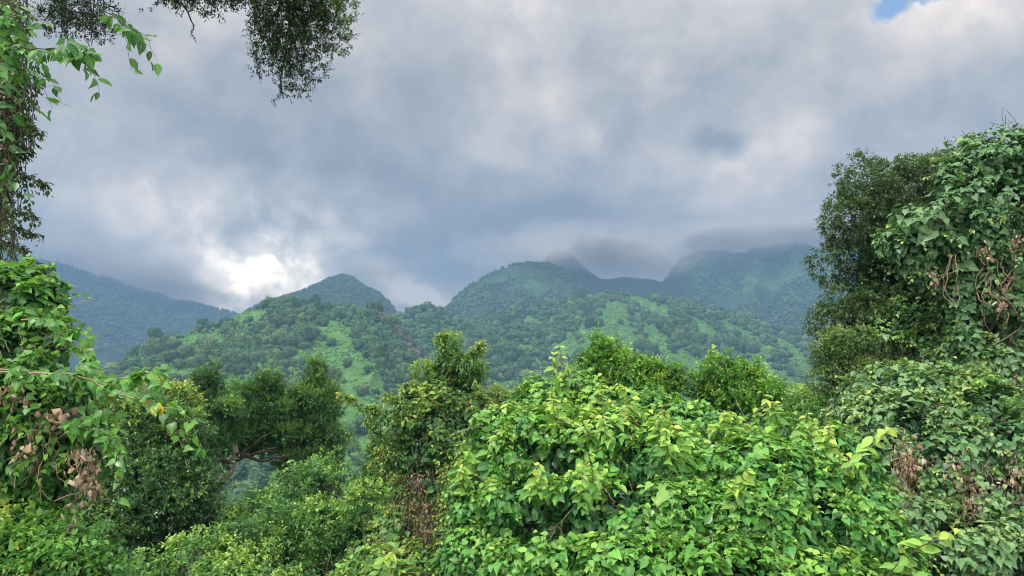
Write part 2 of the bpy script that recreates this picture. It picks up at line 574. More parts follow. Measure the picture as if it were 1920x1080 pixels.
def crown_proto(seed, sub, ncard, card, lean=0.25, tall=1.0, nl=7):
    """a lumpy crown of unit radius: dark leafy body plus leaf sprays standing off it; quads (cards) as two tris"""
    r_ = np.random.default_rng(seed)
    lob = [np.array([0, 0, 0.1, 0.72])]
    for i in range(nl):
        a = r_.uniform(0, 6.28)
        rr = r_.uniform(0.3, 0.62)
        lob.append(np.array([rr * math.cos(a), rr * math.sin(a), r_.uniform(-0.25, 0.55) * tall, r_.uniform(0.3, 0.48)]))
    lob = np.array(lob)
    v, f = ico(sub)
    # radial reach of the lobes' union
    best = np.full(len(v), 0.35)
    for c in lob:
        b = v @ c[:3]
        disc = b * b - (c[:3] @ c[:3] - c[3] ** 2)
        ok = disc > 0
        best = np.where(ok, np.maximum(best, b + np.sqrt(np.maximum(disc, 0))), best)
    best *= 0.80 + 0.3 * fbm(v * 3.1 + seed, seed, 3)
    body = v * (best * 0.93)[:, None] * np.array([1, 1, 0.95 * tall])
    # sprays
    ci = r_.integers(0, len(v), ncard)
    d = unit(v[ci] + r_.normal(size=(ncard, 3)) * 0.18)
    base = d * (best[ci] * r_.uniform(0.9, 1.12, ncard))[:, None] * np.array([1, 1, 0.95 * tall])
    n = unit(d * 0.8 + np.array([0, 0, 0.7]) + r_.normal(size=(ncard, 3)) * 0.45)
    t = unit(np.cross(n, r_.normal(size=(ncard, 3))))
    b = np.cross(n, t)
    s = (card * r_.uniform(0.6, 1.3, ncard))[:, None]
    q = np.stack([base - t * s, base - b * s * 0.5, base + t * s, base + b * s * 0.6], 1).reshape(-1, 3)
    qi = np.arange(ncard * 4).reshape(-1, 4)
    cf = np.concatenate([qi[:, [0, 1, 2]], qi[:, [0, 2, 3]]])
    V = np.concatenate([body, q])
    Fc = np.concatenate([f, cf + len(body)])
    tint = np.concatenate([0.25 + 0.4 * fbm(body * 2.5, seed + 3, 2), np.repeat(r_.uniform(0.15, 0.95, ncard), 4)])
    return V, Fc, tint


def forest_mat(name, stops):
    m, t = mat(name)
    at_ = t.n('ShaderNodeAttribute', attribute_name='leaf')
    s = t.n('ShaderNodeSeparateColor')
    t.put(s.inputs[0], at_.outputs['Color'])
    oi = t.n('ShaderNodeObjectInfo').outputs['Random']
    c = t.ramp(s.outputs[0], [(0, (.6, .6, .65)), (1, (2.1, 2.15, 1.8))])
    kind = t.m('FRACT', t.m('ADD', s.outputs[1], t.m('MULTIPLY', oi, t.m('SUBTRACT', 0.9, t.m('MULTIPLY', s.outputs[2], 0.9)))))
    c = t.mix(1.0, c, t.ramp(kind, stops), 'MULTIPLY')
    p = t.n('ShaderNodeBsdfPrincipled')
    t.put(p.inputs['Base Color'], c)
    p.inputs['Roughness'].default_value = 0.7
    p.inputs['Specular IOR Level'].default_value = 0.25
    tr = t.n('ShaderNodeBsdfTranslucent')
    t.put(tr.inputs[0], c)
    mx = t.n('ShaderNodeMixShader')
    mx.inputs[0].default_value = 0.15
    t.put(mx.inputs[1], p.outputs[0])
    t.put(mx.inputs[2], tr.outputs[0])
    o = t.n('ShaderNodeOutputMaterial')
    t.put(o.inputs[0], mx.outputs[0])
    return m


FM = forest_mat('forest_leaves', [(0, (.03, .072, .03)), (0.25, (.045, .10, .04)), (0.5, (.065, .135, .05)), (0.7, (.036, .08, .038)),
                                  (0.82, (.11, .18, .06)), (0.90, (.06, .11, .04)), (.918, (.13, .12, .085)), (.942, (.13, .12, .085)), (.955, (.06, .11, .04)), (1, (.06, .11, .04))])


def merged_forest(name, X, Y, Z, Rr, protos, label, m_=None, brown=None):
    Vs, Fs, As, off = [], [], [], 0
    k = rng.integers(0, len(protos), len(X))
    for j, (V, Fc, T) in enumerate(protos):
        ii = np.nonzero(k == j)[0]
        if not len(ii): continue
        a = rng.uniform(0, 6.28, len(ii))
        ca, sa = np.cos(a)[:, None], np.sin(a)[:, None]
        r = Rr[ii][:, None]
        hz = r * (rng.uniform(0.8, 1.25, len(ii))[:, None])
        vx = (V[None, :, 0] * ca - V[None, :, 1] * sa) * r + X[ii][:, None]
        vy = (V[None, :, 0] * sa + V[None, :, 1] * ca) * r + Y[ii][:, None]
        vz = V[None, :, 2] * hz + Z[ii][:, None] + r * 0.55
        P = np.stack([vx, vy, vz], -1).reshape(-1, 3)
        Fx = (Fc[None] + (np.arange(len(ii)) * len(V))[:, None, None] + off).reshape(-1, 3)
        A = np.zeros((len(ii), len(V), 4))
        A[..., 0] = T[None]
        A[..., 1] = rng.uniform(0, .905, len(ii))[:, None]
        if brown is not None: A[brown[ii], :, 1] = .93
        A[..., 2] = .999
        A[..., 3] = 1
        Vs.append(P); Fs.append(Fx); As.append(A.reshape(-1, 4))
        off += len(P)
    me = mesh_from(name, np.concatenate(Vs), np.concatenate(Fs), 3, np.concatenate(As))
    return tag(link(name, me, mat=m_ or FM), label=label, cat='forest', kind='stuff')


def blob(px, py, cx, cy, rx, ry, rot=0):
    c, s_ = math.cos(R(rot)), math.sin(R(rot))
    dx, dy = px - cx, py - cy
    return ((dx * c + dy * s_) / rx) ** 2 + ((-dx * s_ + dy * c) / ry) ** 2


CLEAR = {   # grassy strips, in the photograph: centre, half sizes, tilt (deg clockwise)
    'left': [(632, 625, 42, 20, 35), (600, 655, 50, 22, -35), (640, 668, 34, 32, 0), (690, 710, 50, 22, 50), (735, 745, 40, 26, 30),
             (655, 735, 16, 42, 10), (700, 765, 62, 22, 0), (570, 665, 26, 10, -30), (350, 640, 34, 8, -20), (408, 715, 55, 9, 25), (480, 735, 38, 9, 20),
             (330, 668, 22, 8, 0), (620, 790, 60, 20, 0)],
    'centre': [(1150, 605, 28, 40, 20), (1170, 650, 26, 60, -10), (1215, 575, 40, 12, 30), (1245, 592, 24, 20, 20), (1120, 640, 22, 34, 10),
               (1230, 640, 18, 44, -30), (1290, 700, 34, 55, -30), (1260, 740, 30, 30, 0), (1310, 610, 50, 9, 30), (1390, 625, 40, 8, 25), (1345, 645, 46, 9, 35),
               (1430, 660, 30, 10, 30), (1395, 690, 14, 30, -10), (1455, 720, 20, 26, -10), (1500, 690, 30, 14, 40), (1530, 725, 24, 16, 0),
               (1095, 620, 9, 40, 0), (1070, 655, 16, 30, 0), (1480, 655, 40, 9, 35), (1560, 690, 40, 9, 30)],
}


def keep_trees(key, X, Y, Z):
    P = np.stack([X, Y, Z], -1)
    px, py = project(P)
    n = fbm(P / 45.0, 31, 3) - 0.5
    ok = np.ones(len(X), bool)
    for c in CLEAR.get(key, []):
        ok &= blob(px, py, *c) + n * 1.6 > 1.0
    # thinner, shrubbier growth lower down and in drifts
    thin = fbm(P / 70.0, 35, 3) + rng.uniform(-.10, .10, len(X)) > (0.66 if key == 'left' else 0.63) - 0.10 * np.clip((py - 640) / 120, 0, 1)
    lone = rng.uniform(size=len(X)) < 0.02
    if key == 'knob': thin[:] = False
    return (ok & ~thin) | lone


allt = []
for key, sp in (('left', 7.3), ('knob', 8.5), ('centre', 8.8)):
    X, Y, Z = H[key].scatter(sp)
    k = keep_trees(key, X, Y, Z)
    X, Y, Z = X[k], Y[k], Z[k]
    rr = sp * np.clip(np.exp(rng.normal(size=len(X)) * .30 - .58), .28, 1.05) * (0.75 + 0.6 * fbm(np.stack([X, Y, Z], -1) / 60, 77, 2))
    allt.append((key, X, Y, Z, rr))
# the ones that show largest stand as single trees
protoN = []
for i in range(7):
    V, Fc, T = crown_proto(100 + i, 4, 1300, 0.10, tall=(1.0, 1.2, 0.85, 1.05, 1.3, 0.9, 1.1)[i], nl=11)
    # a short trunk under the crown
    a = np.linspace(0, 2 * math.pi, 7)[:-1]
    ring = np.stack([np.cos(a), np.sin(a), 0 * a], -1)
    tv = np.concatenate([ring * 0.075 + [0, 0, -1.1], ring * 0.05 + [0, 0, 0.0]])
    tf = np.array([[j, (j + 1) % 6, 6 + (j + 1) % 6] for j in range(6)] + [[j, 6 + (j + 1) % 6, 6 + j] for j in range(6)])
    A = np.zeros((len(V), 4)); A[:, 0] = T; A[:, 3] = 1
    me = mesh_from('hillside_tree', V, Fc, 3, A)
    me.materials.append(FM)
    mt = mesh_from('trunk', tv, tf, 3)
    protoN.append((me, mt))
hb = bark_mat('hill_bark', (.05, .045, .035), (.14, .13, .11), 3)
for _, mt in protoN: mt.materials.append(hb)


def tree_label(key, px, py, r, tall, own):
    if own: return own
    sz = 'broad' if r > 5.6 else 'medium-sized' if r > 4.7 else 'small'
    sh = 'tall-crowned' if tall > 1.05 else 'round-crowned' if tall > .93 else 'flat-crowned'
    if key == 'left':
        place = ('on the far left shoulder of the nearer left hill' if px < 360 else 'left of centre on the nearer left hill' if px < 500 else
                 'just left of the bright gully on the nearer left hill' if px < 590 else 'beside the bright gully of the nearer left hill' if px < 700 else 'on the right flank of the nearer left hill')
        hgt = 'near the crest' if py < 620 else 'halfway up' if py < 680 else 'low down'
    else:
        place = ('in the left woods of the long middle hill' if px < 1100 else 'among the grass strips of the long middle hill' if px < 1330 else 'on the right end of the long middle hill')
        hgt = 'near the crest' if py < 610 else 'halfway up'
    return f'{sz} {sh} tree {hgt} {place}'.replace('medium-sized', 'mid-sized').replace(' the nearer left hill', ' the left hill').replace('the long middle hill', 'the middle hill')


GROUPN = {'left': 'forest trees on the nearer left hill', 'centre': 'forest trees on the long middle hill'}


def on_hill(key, px, py):
    v = ray(px, py)
    for d in np.arange(300, 2600, 3.0):
        q = v * (d / v[1])
        if H[key].z(q[0], q[1]) > q[2]: return q
    return None


LONE = [('left', 585, 636, 6.2, 'dark lone tree at the top of the bright gully on the nearer left hill'), ('left', 622, 650, 5.4, 'dark spreading lone tree inside the bright gully, just right of another'),
        ('left', 608, 640, 3.4, 'small shrub-like tree between the two lone trees in the bright gully'), ('left', 706, 742, 3.0, 'tiny lone bush low in the bright gully of the nearer left hill'),
        ('left', 678, 745, 5.6, 'rounded grey tree low at the left side of the bright gully'), ('left', 651, 690, 4.4, 'tall grey half-bare tree in the middle of the bright gully'),
        ('left', 735, 745, 4.6, 'round tree low at the right side of the bright gully'), ('left', 690, 700, 4.2, 'lone tree right of the middle of the bright gully'),
        ('centre', 1208, 636, 6.5, 'pale lone tree on the broad grass strip of the long middle hill'), ('centre', 1190, 665, 5.0, 'lone dark tree low on the broad grass strip of the long middle hill'),
        ('centre', 1262, 660, 7.5, 'big dark round tree beside the lowest grass strip of the long middle hill')]
rest = {}
for key, X, Y, Z, rr in allt:
    P = np.stack([X, Y, Z], -1)
    px, py = project(P)
    d = np.linalg.norm(P, axis=1)
    size = rr / d
    vis = (px > 235) & (px < 1560) & (py < 770)
    if key == 'left':
        vis &= (px < 800)
        n = 215
    elif key == 'centre':
        vis &= (py < 700) & (px > 880)
        n = 80
    else:
        n = 0
    order = np.argsort(-size * vis)
    sel = order[:n]
    m_ = np.ones(len(X), bool); m_[sel] = False
    rest[key] = (X[m_], Y[m_], Z[m_], rr[m_])
    for i in sel:
        me, mt = protoN[rng.integers(0, len(protoN))]
        o = link('hillside_tree', me)
        r = float(rr[i]) * 1.08
        o.location = (X[i], Y[i], Z[i] + r * 0.62)
        ta = rng.uniform(0.85, 1.2)
        o.scale = (r, r, r * ta)
        o.rotation_euler = (0, 0, rng.uniform(0, 6.28))
        tag(o, tree_label(key, px[i], py[i], rr[i], o.scale[2] / o.scale[0], None), 'tree', GROUPN[key])
        tr = bpy.data.objects.new('trunk', mt)
        COL.objects.link(tr)
        tr.parent = o
for key, px, py, r, lb in LONE:
    q = on_hill(key, px, py)
    if q is None: continue
    me, mt = protoN[rng.integers(0, len(protoN))]
    o = link('hillside_tree', me)
    o.location = (q[0], q[1], float(H[key].z(q[0], q[1])) + r * .7)
    o.scale = (r, r, r)
    tag(o, lb, 'tree', 'lone trees in the grass of the hills')
    tr = bpy.data.objects.new('trunk', mt)
    COL.objects.link(tr)
    tr.parent = o
protoF = [crown_proto(200 + i, 3, 260, 0.15, nl=8) for i in range(6)]
SCRUB = forest_mat('scrub_leaves', [(0, (.085, .20, .055)), (.3, (.12, .27, .075)), (.6, (.065, .16, .05)), (.85, (.15, .30, .085)), (1, (.10, .22, .065))])
protoD = [crown_proto(300 + i, 2, 45, 0.24, nl=6) for i in range(6)]
X, Y, Z, rr = rest['left']
px, py = project(np.stack([X, Y, Z], -1))
line = np.interp(px, [690, 740, 790, 830], [580, 615, 678, 720])
br_ = (np.abs(py - line) < rng.uniform(2, 20, len(px))) & (px > 685) & (px < 835)
merged_forest('forest', X, Y, Z, rr, protoF, 'dense mixed forest of round crowns on the nearer left hill', brown=br_)
X, Y, Z, rr = rest['knob']
merged_forest('forest', X, Y, Z, rr, protoF, 'forest on the small rounded knoll between the two near hills')
X, Y, Z, rr = rest['centre']
merged_forest('forest', X, Y, Z, rr, protoF, 'dark woods on the long middle hill between the grass strips')
for key, lb in (('left', 'low bright green scrub over the grass of the nearer left hill'), ('centre', 'low bright green scrub on the grass strips of the long middle hill')):
    X, Y, Z = H[key].scatter(3.6, rmin=.1)
    ok = fbm(np.stack([X, Y, 0 * X], -1) / 11.0, 81, 3) > .46
    px, py = project(np.stack([X, Y, Z], -1))
    ok &= (px > 230) & (px < 1640) & (py < 860)
    X, Y, Z = X[ok], Y[ok], Z[ok]
    o = merged_forest('scrub', X, Y, Z - .3, rng.uniform(.6, 2.0, len(X)), protoD, lb, m_=SCRUB)
for key, sp, cover, lb in (('pointed', 8, 0.97, 'forest on the blue pointed peak'), ('middle', 11, 0.62, 'forest on the rounded mountain with its top in cloud'),
                           ('right', 14, 0.50, 'forest patches on the broad hazy mountain at the right'), ('far', 17, 0.8, 'forest on the far blue mountain slope at the left')):
    X, Y, Z = H[key].scatter(sp, rmin=0.25)
    n = fbm(np.stack([X, Y, 0 * X], -1) / (sp * 9), 51, 4)
    px, py = project(np.stack([X, Y, Z], -1))
    ok = (n < np.quantile(n, cover)) & (px > -60) & (px < 1700)
    X, Y, Z = X[ok], Y[ok], Z[ok]
    rr = sp * rng.uniform(0.35, 0.62, len(X))
    merged_forest('forest', X, Y, Z, rr, protoD, lb)
# ------------------------------------------------------------------ leaves, stems, limbs


def _tm(mid, left, tris):
    """mirror a half leaf; returns verts and triangles"""
    v = [list(p) for p in mid] + [list(p) for p in left] + [[-p[0], p[1], p[2]] for p in left]
    nm, nl = len(mid), len(left)
    f = []
    for t in tris:
        a = [(nm + i[1]) if isinstance(i, tuple) else i for i in t]
        b = [(nm + nl + i[1]) if isinstance(i, tuple) else i for i in t]
        f.append(a[::-1]); f.append(b)
    return np.array(v, float), np.array(f)


l = lambda i: ('l', i)
HEART = _tm([(0, .06, 0), (0, .42, -.02), (0, .76, -.05), (0, 1.04, -.16)],
            [(-.22, -.06, .03), (-.42, .16, .07), (-.40, .45, .06), (-.19, .76, -.01)],
            [(0, l(0), l(1)), (0, l(1), 1), (1, l(1), l(2)), (1, l(2), 2), (2, l(2), l(3)), (2, l(3), 3)])
OVATE = _tm([(0, 0, 0), (0, .48, -.01), (0, 1.0, -.13)], [(-.23, .22, .05), (-.27, .52, .06), (-.13, .80, .0)],
            [(0, l(0), 1), (1, l(0), l(1)), (1, l(1), l(2)), (1, l(2), 2)])
SMALL = _tm([(0, 0, 0), (0, .5, -.02), (0, 1.0, -.10)], [(-.24, .42, .05)], [(0, l(0), 1), (1, l(0), 2)])
LANCE = _tm([(0, 0, 0), (0, .5, -.01), (0, 1.0, -.06)], [(-.13, .48, .03)], [(0, l(0), 1), (1, l(0), 2)])
NEEDLE = _tm([(0, 0, 0), (0, 1.0, 0)], [(-.075, .5, .02)], [(0, l(0), 1)])
DRY = _tm([(0, 0, 0), (0, .5, .12), (0, 1.0, .0)], [(-.07, .3, -.08), (-.06, .7, -.10)], [(0, l(0), 1), (1, l(0), l(1)), (1, l(1), 2)])


class Leaves:
    def __init__(s):
        s.P, s.T, s.N, s.S, s.C, s.K = [], [], [], [], [], []

    def add(s, P, T, N, size, tint, curl=None):
        n = len(P)
        if n == 0: return
        s.P.append(P); s.T.append(T); s.N.append(N)
        s.S.append(np.broadcast_to(size, n).astype(float)); s.C.append(np.broadcast_to(tint, n).astype(float))
        s.K.append(np.full(n, 1.0) if curl is None else np.broadcast_to(curl, n))

    def mesh(s, name, tmpl):
        V, Fc = tmpl
        P, T, N, S_, C, K = [np.concatenate(q) for q in (s.P, s.T, s.N, s.S, s.C, s.K)]
        T = unit(T)
        N = unit(N - T * (N * T).sum(1, keepdims=True))
        X = np.cross(T, N)
        n = len(P)
        asp = rng.uniform(0.85, 1.12, n)
        K = K * rng.uniform(0.3, 2.2, n)
        vx = V[None, :, 0] * asp[:, None]
        out = P[:, None] + S_[:, None, None] * (vx[..., None] * X[:, None] + V[None, :, 1, None] * T[:, None]
                                               + (V[None, :, 2] * K[:, None])[..., None] * N[:, None])
        Fx = (Fc[None] + (np.arange(n) * len(V))[:, None, None]).reshape(-1, 3)
        A = np.zeros((n, len(V), 4))
        A[..., 0] = np.clip(C, 0, 1)[:, None]
        A[..., 1] = V[None, :, 0] + 0.5
        A[..., 2] = np.clip(V[None, :, 1], 0, 1)
        A[..., 3] = rng.uniform(0, 1, n)[:, None]
        return mesh_from(name, out.reshape(-1, 3), Fx, 3, A.reshape(-1, 4))


def tubes(name, paths, sides=6):
    """paths: list of (points, radii) -> one mesh"""
    Vs, Fs, off = [], [], 0
    for pts, rad in paths:
        pts = np.asarray(pts, float)
        m_ = len(pts)
        rad = np.broadcast_to(rad, m_)
        d = unit(np.gradient(pts, axis=0))
        ref = np.array([0.31, 0.2, 0.93])
        if abs(d[0] @ ref) > 0.9: ref = np.array([0.9, 0.3, 0.1])
        u = unit(np.cross(d, ref))
        w = np.cross(d, u)
        a = np.linspace(0, 2 * math.pi, sides + 1)[:-1]
        ring = pts[:, None] + rad[:, None, None] * (np.cos(a)[None, :, None] * u[:, None] + np.sin(a)[None, :, None] * w[:, None])
        Vs.append(ring.reshape(-1, 3))
        i = np.arange(m_ * sides).reshape(m_, sides)
        j = np.roll(i, -1, 1)
        Fs.append(np.stack([i[:-1], j[:-1], j[1:], i[1:]], -1).reshape(-1, 4) + off)
        off += m_ * sides
    return mesh_from(name, np.concatenate(Vs), np.concatenate(Fs), 4)


def curve(pts, n=14, wob=0.0, seed=0):
    """smooth path through points (Catmull-Rom) with a little wander"""
    p = np.asarray(pts, float)
    p = np.vstack([2 * p[0] - p[1], p, 2 * p[-1] - p[-2]])
    out = []
    m_ = len(p) - 3
    for k in range(m_):
        t = np.linspace(0, 1, max(3, n // m_ + 1))[:-1 if k < m_ - 1 else None]
        a, b, c, d = p[k:k + 4]
        out.append(0.5 * ((2 * b) + np.outer(t, c - a) + np.outer(t ** 2, 2 * a - 5 * b + 4 * c - d) + np.outer(t ** 3, -a + 3 * b - 3 * c + d)))
    q = np.vstack(out)
    if wob:
        s_ = np.linspace(0, 5, len(q)) + rng.uniform(0, 90)
        w = np.stack([fbm(np.stack([s_ * 2, 0 * s_ + i * 9, 0 * s_ + seed], -1), 4, 3) - 0.5 for i in range(3)], -1)
        q = q + w * wob * np.sin(np.linspace(0.1, math.pi - 0.1, len(q)))[:, None] * 2
    return q


def px_lobes(spec, flat=0.85):
    out = []
    for q in spec:
        px, py, d, rx, ry = q[:5]
        c = at(px, py, d)
        a, b = rx * d / F, ry * d / F
        out.append((c, np.array([a, (q[5] if len(q) > 5 else flat * (a + b) / 2), b])))
    return out


def on_lobes(lobes, n, shrink=1.0, noise=0.22, nf=2.2, seed=0, cut=0.86, back=0.45):
    """points on the outside of the union of the lobes, with outward normals"""
    ar = np.array([(r[0] * r[1] + r[1] * r[2] + r[0] * r[2]) for _, r in lobes])
    k = rng.choice(len(lobes), int(n * 1.9), p=ar / ar.sum())
    C = np.array([c for c, _ in lobes])[k]
    Rr = np.array([r for _, r in lobes])[k]
    d = rand_dirs(len(k))
    rad = 1 + noise * 2 * (fbm(d * nf + k[:, None] * 5.1 + seed, 9 + seed, 3) - 0.5)
    P = C + d * Rr * rad[:, None] * shrink
    N = unit(d / Rr)
    keep = np.ones(len(k), bool)
    for j, (c, r) in enumerate(lobes):
        q = (((P - c) / (r * cut * shrink)) ** 2).sum(1)
        keep &= (q > 1) | (k == j)
    tc = unit(-P)
    keep &= ((N * tc).sum(1) > -0.3) | (rng.uniform(size=len(k)) < back)
    P, N = P[keep][:n], N[keep][:n]
    global KLOBE
    KLOBE = k[keep][:n]
    return P, N


def bumpy(lobes, k=5, f=(.34, .52), out=.80, up=.0):
    """add smaller lobes over the outside of each, so that the mass breaks into clumps"""
    res = list(lobes)
    for c, r in lobes:
        for d in rand_dirs(k):
            d = unit(d + np.array([0, 0, up]))
            q = r.min() * rng.uniform(*f)
            res.append((c + d * r * out * rng.uniform(.85, 1.2), np.array([q, q, q]) * rng.uniform(.8, 1.25, 3)))
    return res


def tufts(lobes, n, r, flat=.6, lo=.45, hi=1.16, up=.15):
    """small flattened leafy clumps scattered through the outer part of a crown, gaps between them"""
    vol = np.array([r_.prod() ** (2 / 3) for _, r_ in lobes])
    k = rng.choice(len(lobes), n * 3, p=vol / vol.sum())
    res = []
    for j in k:
        c, q = lobes[j]
        d = rand_dirs(1)[0]
        if d @ unit(-c) < -.35 and rng.uniform() < .6: continue
        p = c + d * q * rng.uniform(lo, hi)
        s_ = r * rng.uniform(.5, 1.35)
        if any(((p - a) ** 2).sum() < (.62 * (s_ + b[0])) ** 2 for a, b in res): continue
        res.append((p, np.array([s_, s_, s_ * flat]) * rng.uniform(.85, 1.2, 3)))
        if len(res) >= n: break
    return res


def carve(P, seed, scale, thr):
    return fbm(P / scale, seed + 200, 2) + rng.uniform(-.03, .03, len(P)) > thr


def lay(L, P, N, size, tint, down=0.6, up=0.45, jit=0.35, var=0.3, youngtop=0.25, tn=0.35, tscale=1.6, seed=0, curl=None):
    """single leaves shingled over a surface: tips hang, faces look out and up"""
    n = len(P)
    Z = np.array([0, 0, 1.0])
    nn = unit(N * 0.9 + Z * up + rng.normal(size=(n, 3)) * jit)
    tt = rng.normal(size=(n, 3)) * 0.55 - Z * down * (1 - 0.4 * np.abs(N[:, 2:3])) + N * 0.25
    tt = tt - nn * (tt * nn).sum(1, keepdims=True)
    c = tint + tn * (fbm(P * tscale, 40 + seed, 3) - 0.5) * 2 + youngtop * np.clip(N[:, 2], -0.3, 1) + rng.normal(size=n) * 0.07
    L.add(P, unit(tt), nn, size * np.exp(rng.normal(size=n) * var) * np.where(rng.uniform(size=n) < .04, 1.5, 1), c, curl)


def sprays(L, base, dirs, length, k, size, tint, droop=0.4, side=0.9, hang=0.4, up=0.5, young=0.35, jit=0.25, tipsmall=0.45, stems=None, srad=0.004, opp=True):
    """leafy shoots: k leaves set alternately along an arching stem"""
    n = len(base)
    length = np.broadcast_to(length, n)
    t = (np.arange(k) + 0.6) / k
    D = unit(dirs)
    Z = np.array([0, 0, 1.0])
    P = base[:, None] + D[:, None] * (length[:, None] * t)[..., None] - Z * (droop * length[:, None] * t ** 2)[..., None]
    tan = unit(D[:, None] - Z * (2 * droop * t)[None, :, None] + np.zeros((n, k, 3)))
    u = unit(np.cross(D, Z) + rng.normal(size=(n, 3)) * 0.15)
    w = np.cross(u, D)
    ph = (np.arange(k) * (math.pi if opp else 2.4))[None] + rng.uniform(0, 6.28, n)[:, None] * (0.25 if opp else 1)
    sd_ = np.cos(ph)[..., None] * u[:, None] + np.sin(ph)[..., None] * w[:, None] * (0.4 if opp else 1)
    T = unit(tan * (1.0 - 0.45 * side) + sd_ * side - Z * hang + rng.normal(size=(n, k, 3)) * jit)
    N = Z * up + w[:, None] * 0.5 + rng.normal(size=(n, k, 3)) * 0.28 + 0 * T
    sz = size * (1 - tipsmall * t ** 2)[None] * np.exp(rng.normal(size=(n, k)) * 0.16)
    tb = np.broadcast_to(tint, n)
    c = tb[:, None] + young * (t ** 2)[None] + rng.normal(size=(n, k)) * 0.05
    L.add(P.reshape(-1, 3), T.reshape(-1, 3), N.reshape(-1, 3), sz.ravel(), c.ravel())
    if stems is not None:
        tt = np.linspace(0, 1, 5)
        Q = base[:, None] + D[:, None] * (length[:, None] * tt)[..., None] - Z * (droop * length[:, None] * tt ** 2)[..., None]
        for i in range(n):
            stems.append((Q[i], srad * (1 - 0.7 * tt)))


def limbs(root, lobes, r0, n_sub=5, wob=0.12, reach=0.85, sag=0.1):
    """limbs from a root point to each lobe, with branches inside the crown"""
    paths = []
    root = np.asarray(root, float)
    for c, r in lobes:
        v = c - root
        ln = np.linalg.norm(v)
        mid = root + v * 0.5 + np.array([0, 0, sag * ln])
        pts = curve([root, mid, c], 12, wob * min(1.0, ln * 0.3))
        paths.append((pts, np.linspace(r0, r0 * 0.38, len(pts))))
        for j in range(n_sub):
            s_ = pts[rng.integers(len(pts) // 2, len(pts))]
            d = rand_dirs(1)[0]
            d[2] = abs(d[2]) * 0.7 + 0.1 if rng.uniform() < 0.7 else d[2]
            e = c + d * r * reach
            m_ = (s_ + e) / 2 + rng.normal(size=3) * 0.08 * np.linalg.norm(e - s_)
            q = curve([s_, m_, e], 8, wob * 0.3)
            paths.append((q, np.linspace(r0 * 0.33, r0 * 0.06, len(q))))
    return paths


def strands(n, area, zdrop, rad, wob=0.08):
    """thin hanging stems; area = list of start points"""
    out = []
    for i in range(n):
        p = area[rng.integers(len(area))] + rng.normal(size=3) * 0.04
        ln = zdrop * rng.uniform(0.5, 1.15)
        e = p + np.array([rng.normal() * 0.12 * ln, rng.normal() * 0.06 * ln, -ln])
        m1 = p + (e - p) * .33 + rng.normal(size=3) * np.array([.16, .07, .03]) * ln
        m2 = p + (e - p) * .7 + rng.normal(size=3) * np.array([.2, .08, .05]) * ln
        q = curve([p, m1, m2, e], 18, wob * ln)
        out.append((q, rad * rng.uniform(0.5, 1.3)))
    return out


# ---- colours of the leaves, old and deep first, young last
VINE_A = leaf_mat('vine_leaf_fresh', [(0, (.022, .12, .03)), (.3, (.045, .21, .045)), (.52, (.095, .31, .055)), (.75, (.22, .42, .075)), (1, (.42, .50, .085))], trans=.26, rough=.42)
VINE_B = leaf_mat('vine_leaf_greyish', [(0, (.03, .10, .045)), (.35, (.06, .175, .075)), (.65, (.12, .26, .11)), (.85, (.20, .34, .12)), (1, (.36, .44, .12))], trans=.22, rough=.48)
VINE_C = leaf_mat('vine_leaf_column', [(0, (.022, .09, .03)), (.35, (.05, .18, .05)), (.65, (.11, .27, .08)), (.85, (.21, .37, .09)), (1, (.40, .45, .10))], trans=.28, rough=.45)
VINE_L = leaf_mat('vine_leaf_left', [(0, (.022, .10, .03)), (.3, (.045, .19, .045)), (.6, (.10, .30, .055)), (.85, (.20, .38, .08)), (1, (.36, .44, .08))], trans=.38, rough=.40)
EVER = leaf_mat('evergreen_leaf', [(0, (.022, .05, .026)), (.4, (.042, .09, .04)), (.7, (.08, .16, .055)), (1, (.20, .30, .07))], trans=.18, rough=.35, vein=0)
OLIVE = leaf_mat('olive_leaf', [(0, (.035, .09, .03)), (.5, (.08, .17, .05)), (1, (.20, .30, .09))], trans=.2, rough=.5, vein=0)
JUNI = leaf_mat('feathery_leaf', [(0, (.018, .062, .026)), (.4, (.034, .12, .042)), (.75, (.068, .20, .06)), (1, (.17, .33, .08))], trans=.2, rough=.5, vein=0)
DARK = leaf_mat('dark_shrub_leaf', [(0, (.02, .065, .028)), (.5, (.04, .12, .042)), (.8, (.08, .20, .06)), (1, (.20, .34, .08))], trans=.22, rough=.35, vein=0)
SHRUB = leaf_mat('shrub_leaf', [(0, (.02, .075, .025)), (.4, (.05, .165, .045)), (.75, (.11, .28, .07)), (1, (.27, .43, .10))], trans=.28, rough=.45, vein=0)
GLOSS = leaf_mat('glossy_leaf', [(0, (.025, .10, .022)), (.4, (.05, .20, .035)), (.75, (.12, .33, .05)), (1, (.30, .48, .07))], trans=.26, rough=.32, vein=.1)
DRYL = leaf_mat('dry_leaf', [(0, (.15, .10, .07)), (.5, (.33, .26, .19)), (1, (.55, .47, .38))], trans=.2, rough=.8, spec=.2, vein=0, under=0)
YEL = leaf_mat('yellow_leaf', [(0, (.40, .22, .03)), (1, (.62, .50, .05))], trans=.45, rough=.5, vein=.1, under=0)
BARK = bark_mat('grey_bark', (.045, .04, .032), (.17, .155, .13), 7, moss=.4)
STEM = bark_mat('vine_stem', (.15, .11, .075), (.38, .30, .21), 20)
GSTEM = bark_mat('green_stem', (.09, .13, .04), (.20, .20, .07), 30)
DSTEM = bark_mat('dark_twig', (.02, .017, .014), (.06, .05, .04), 20)


def part(name, me, parent, m_):
    return link(name, me, parent, m_)


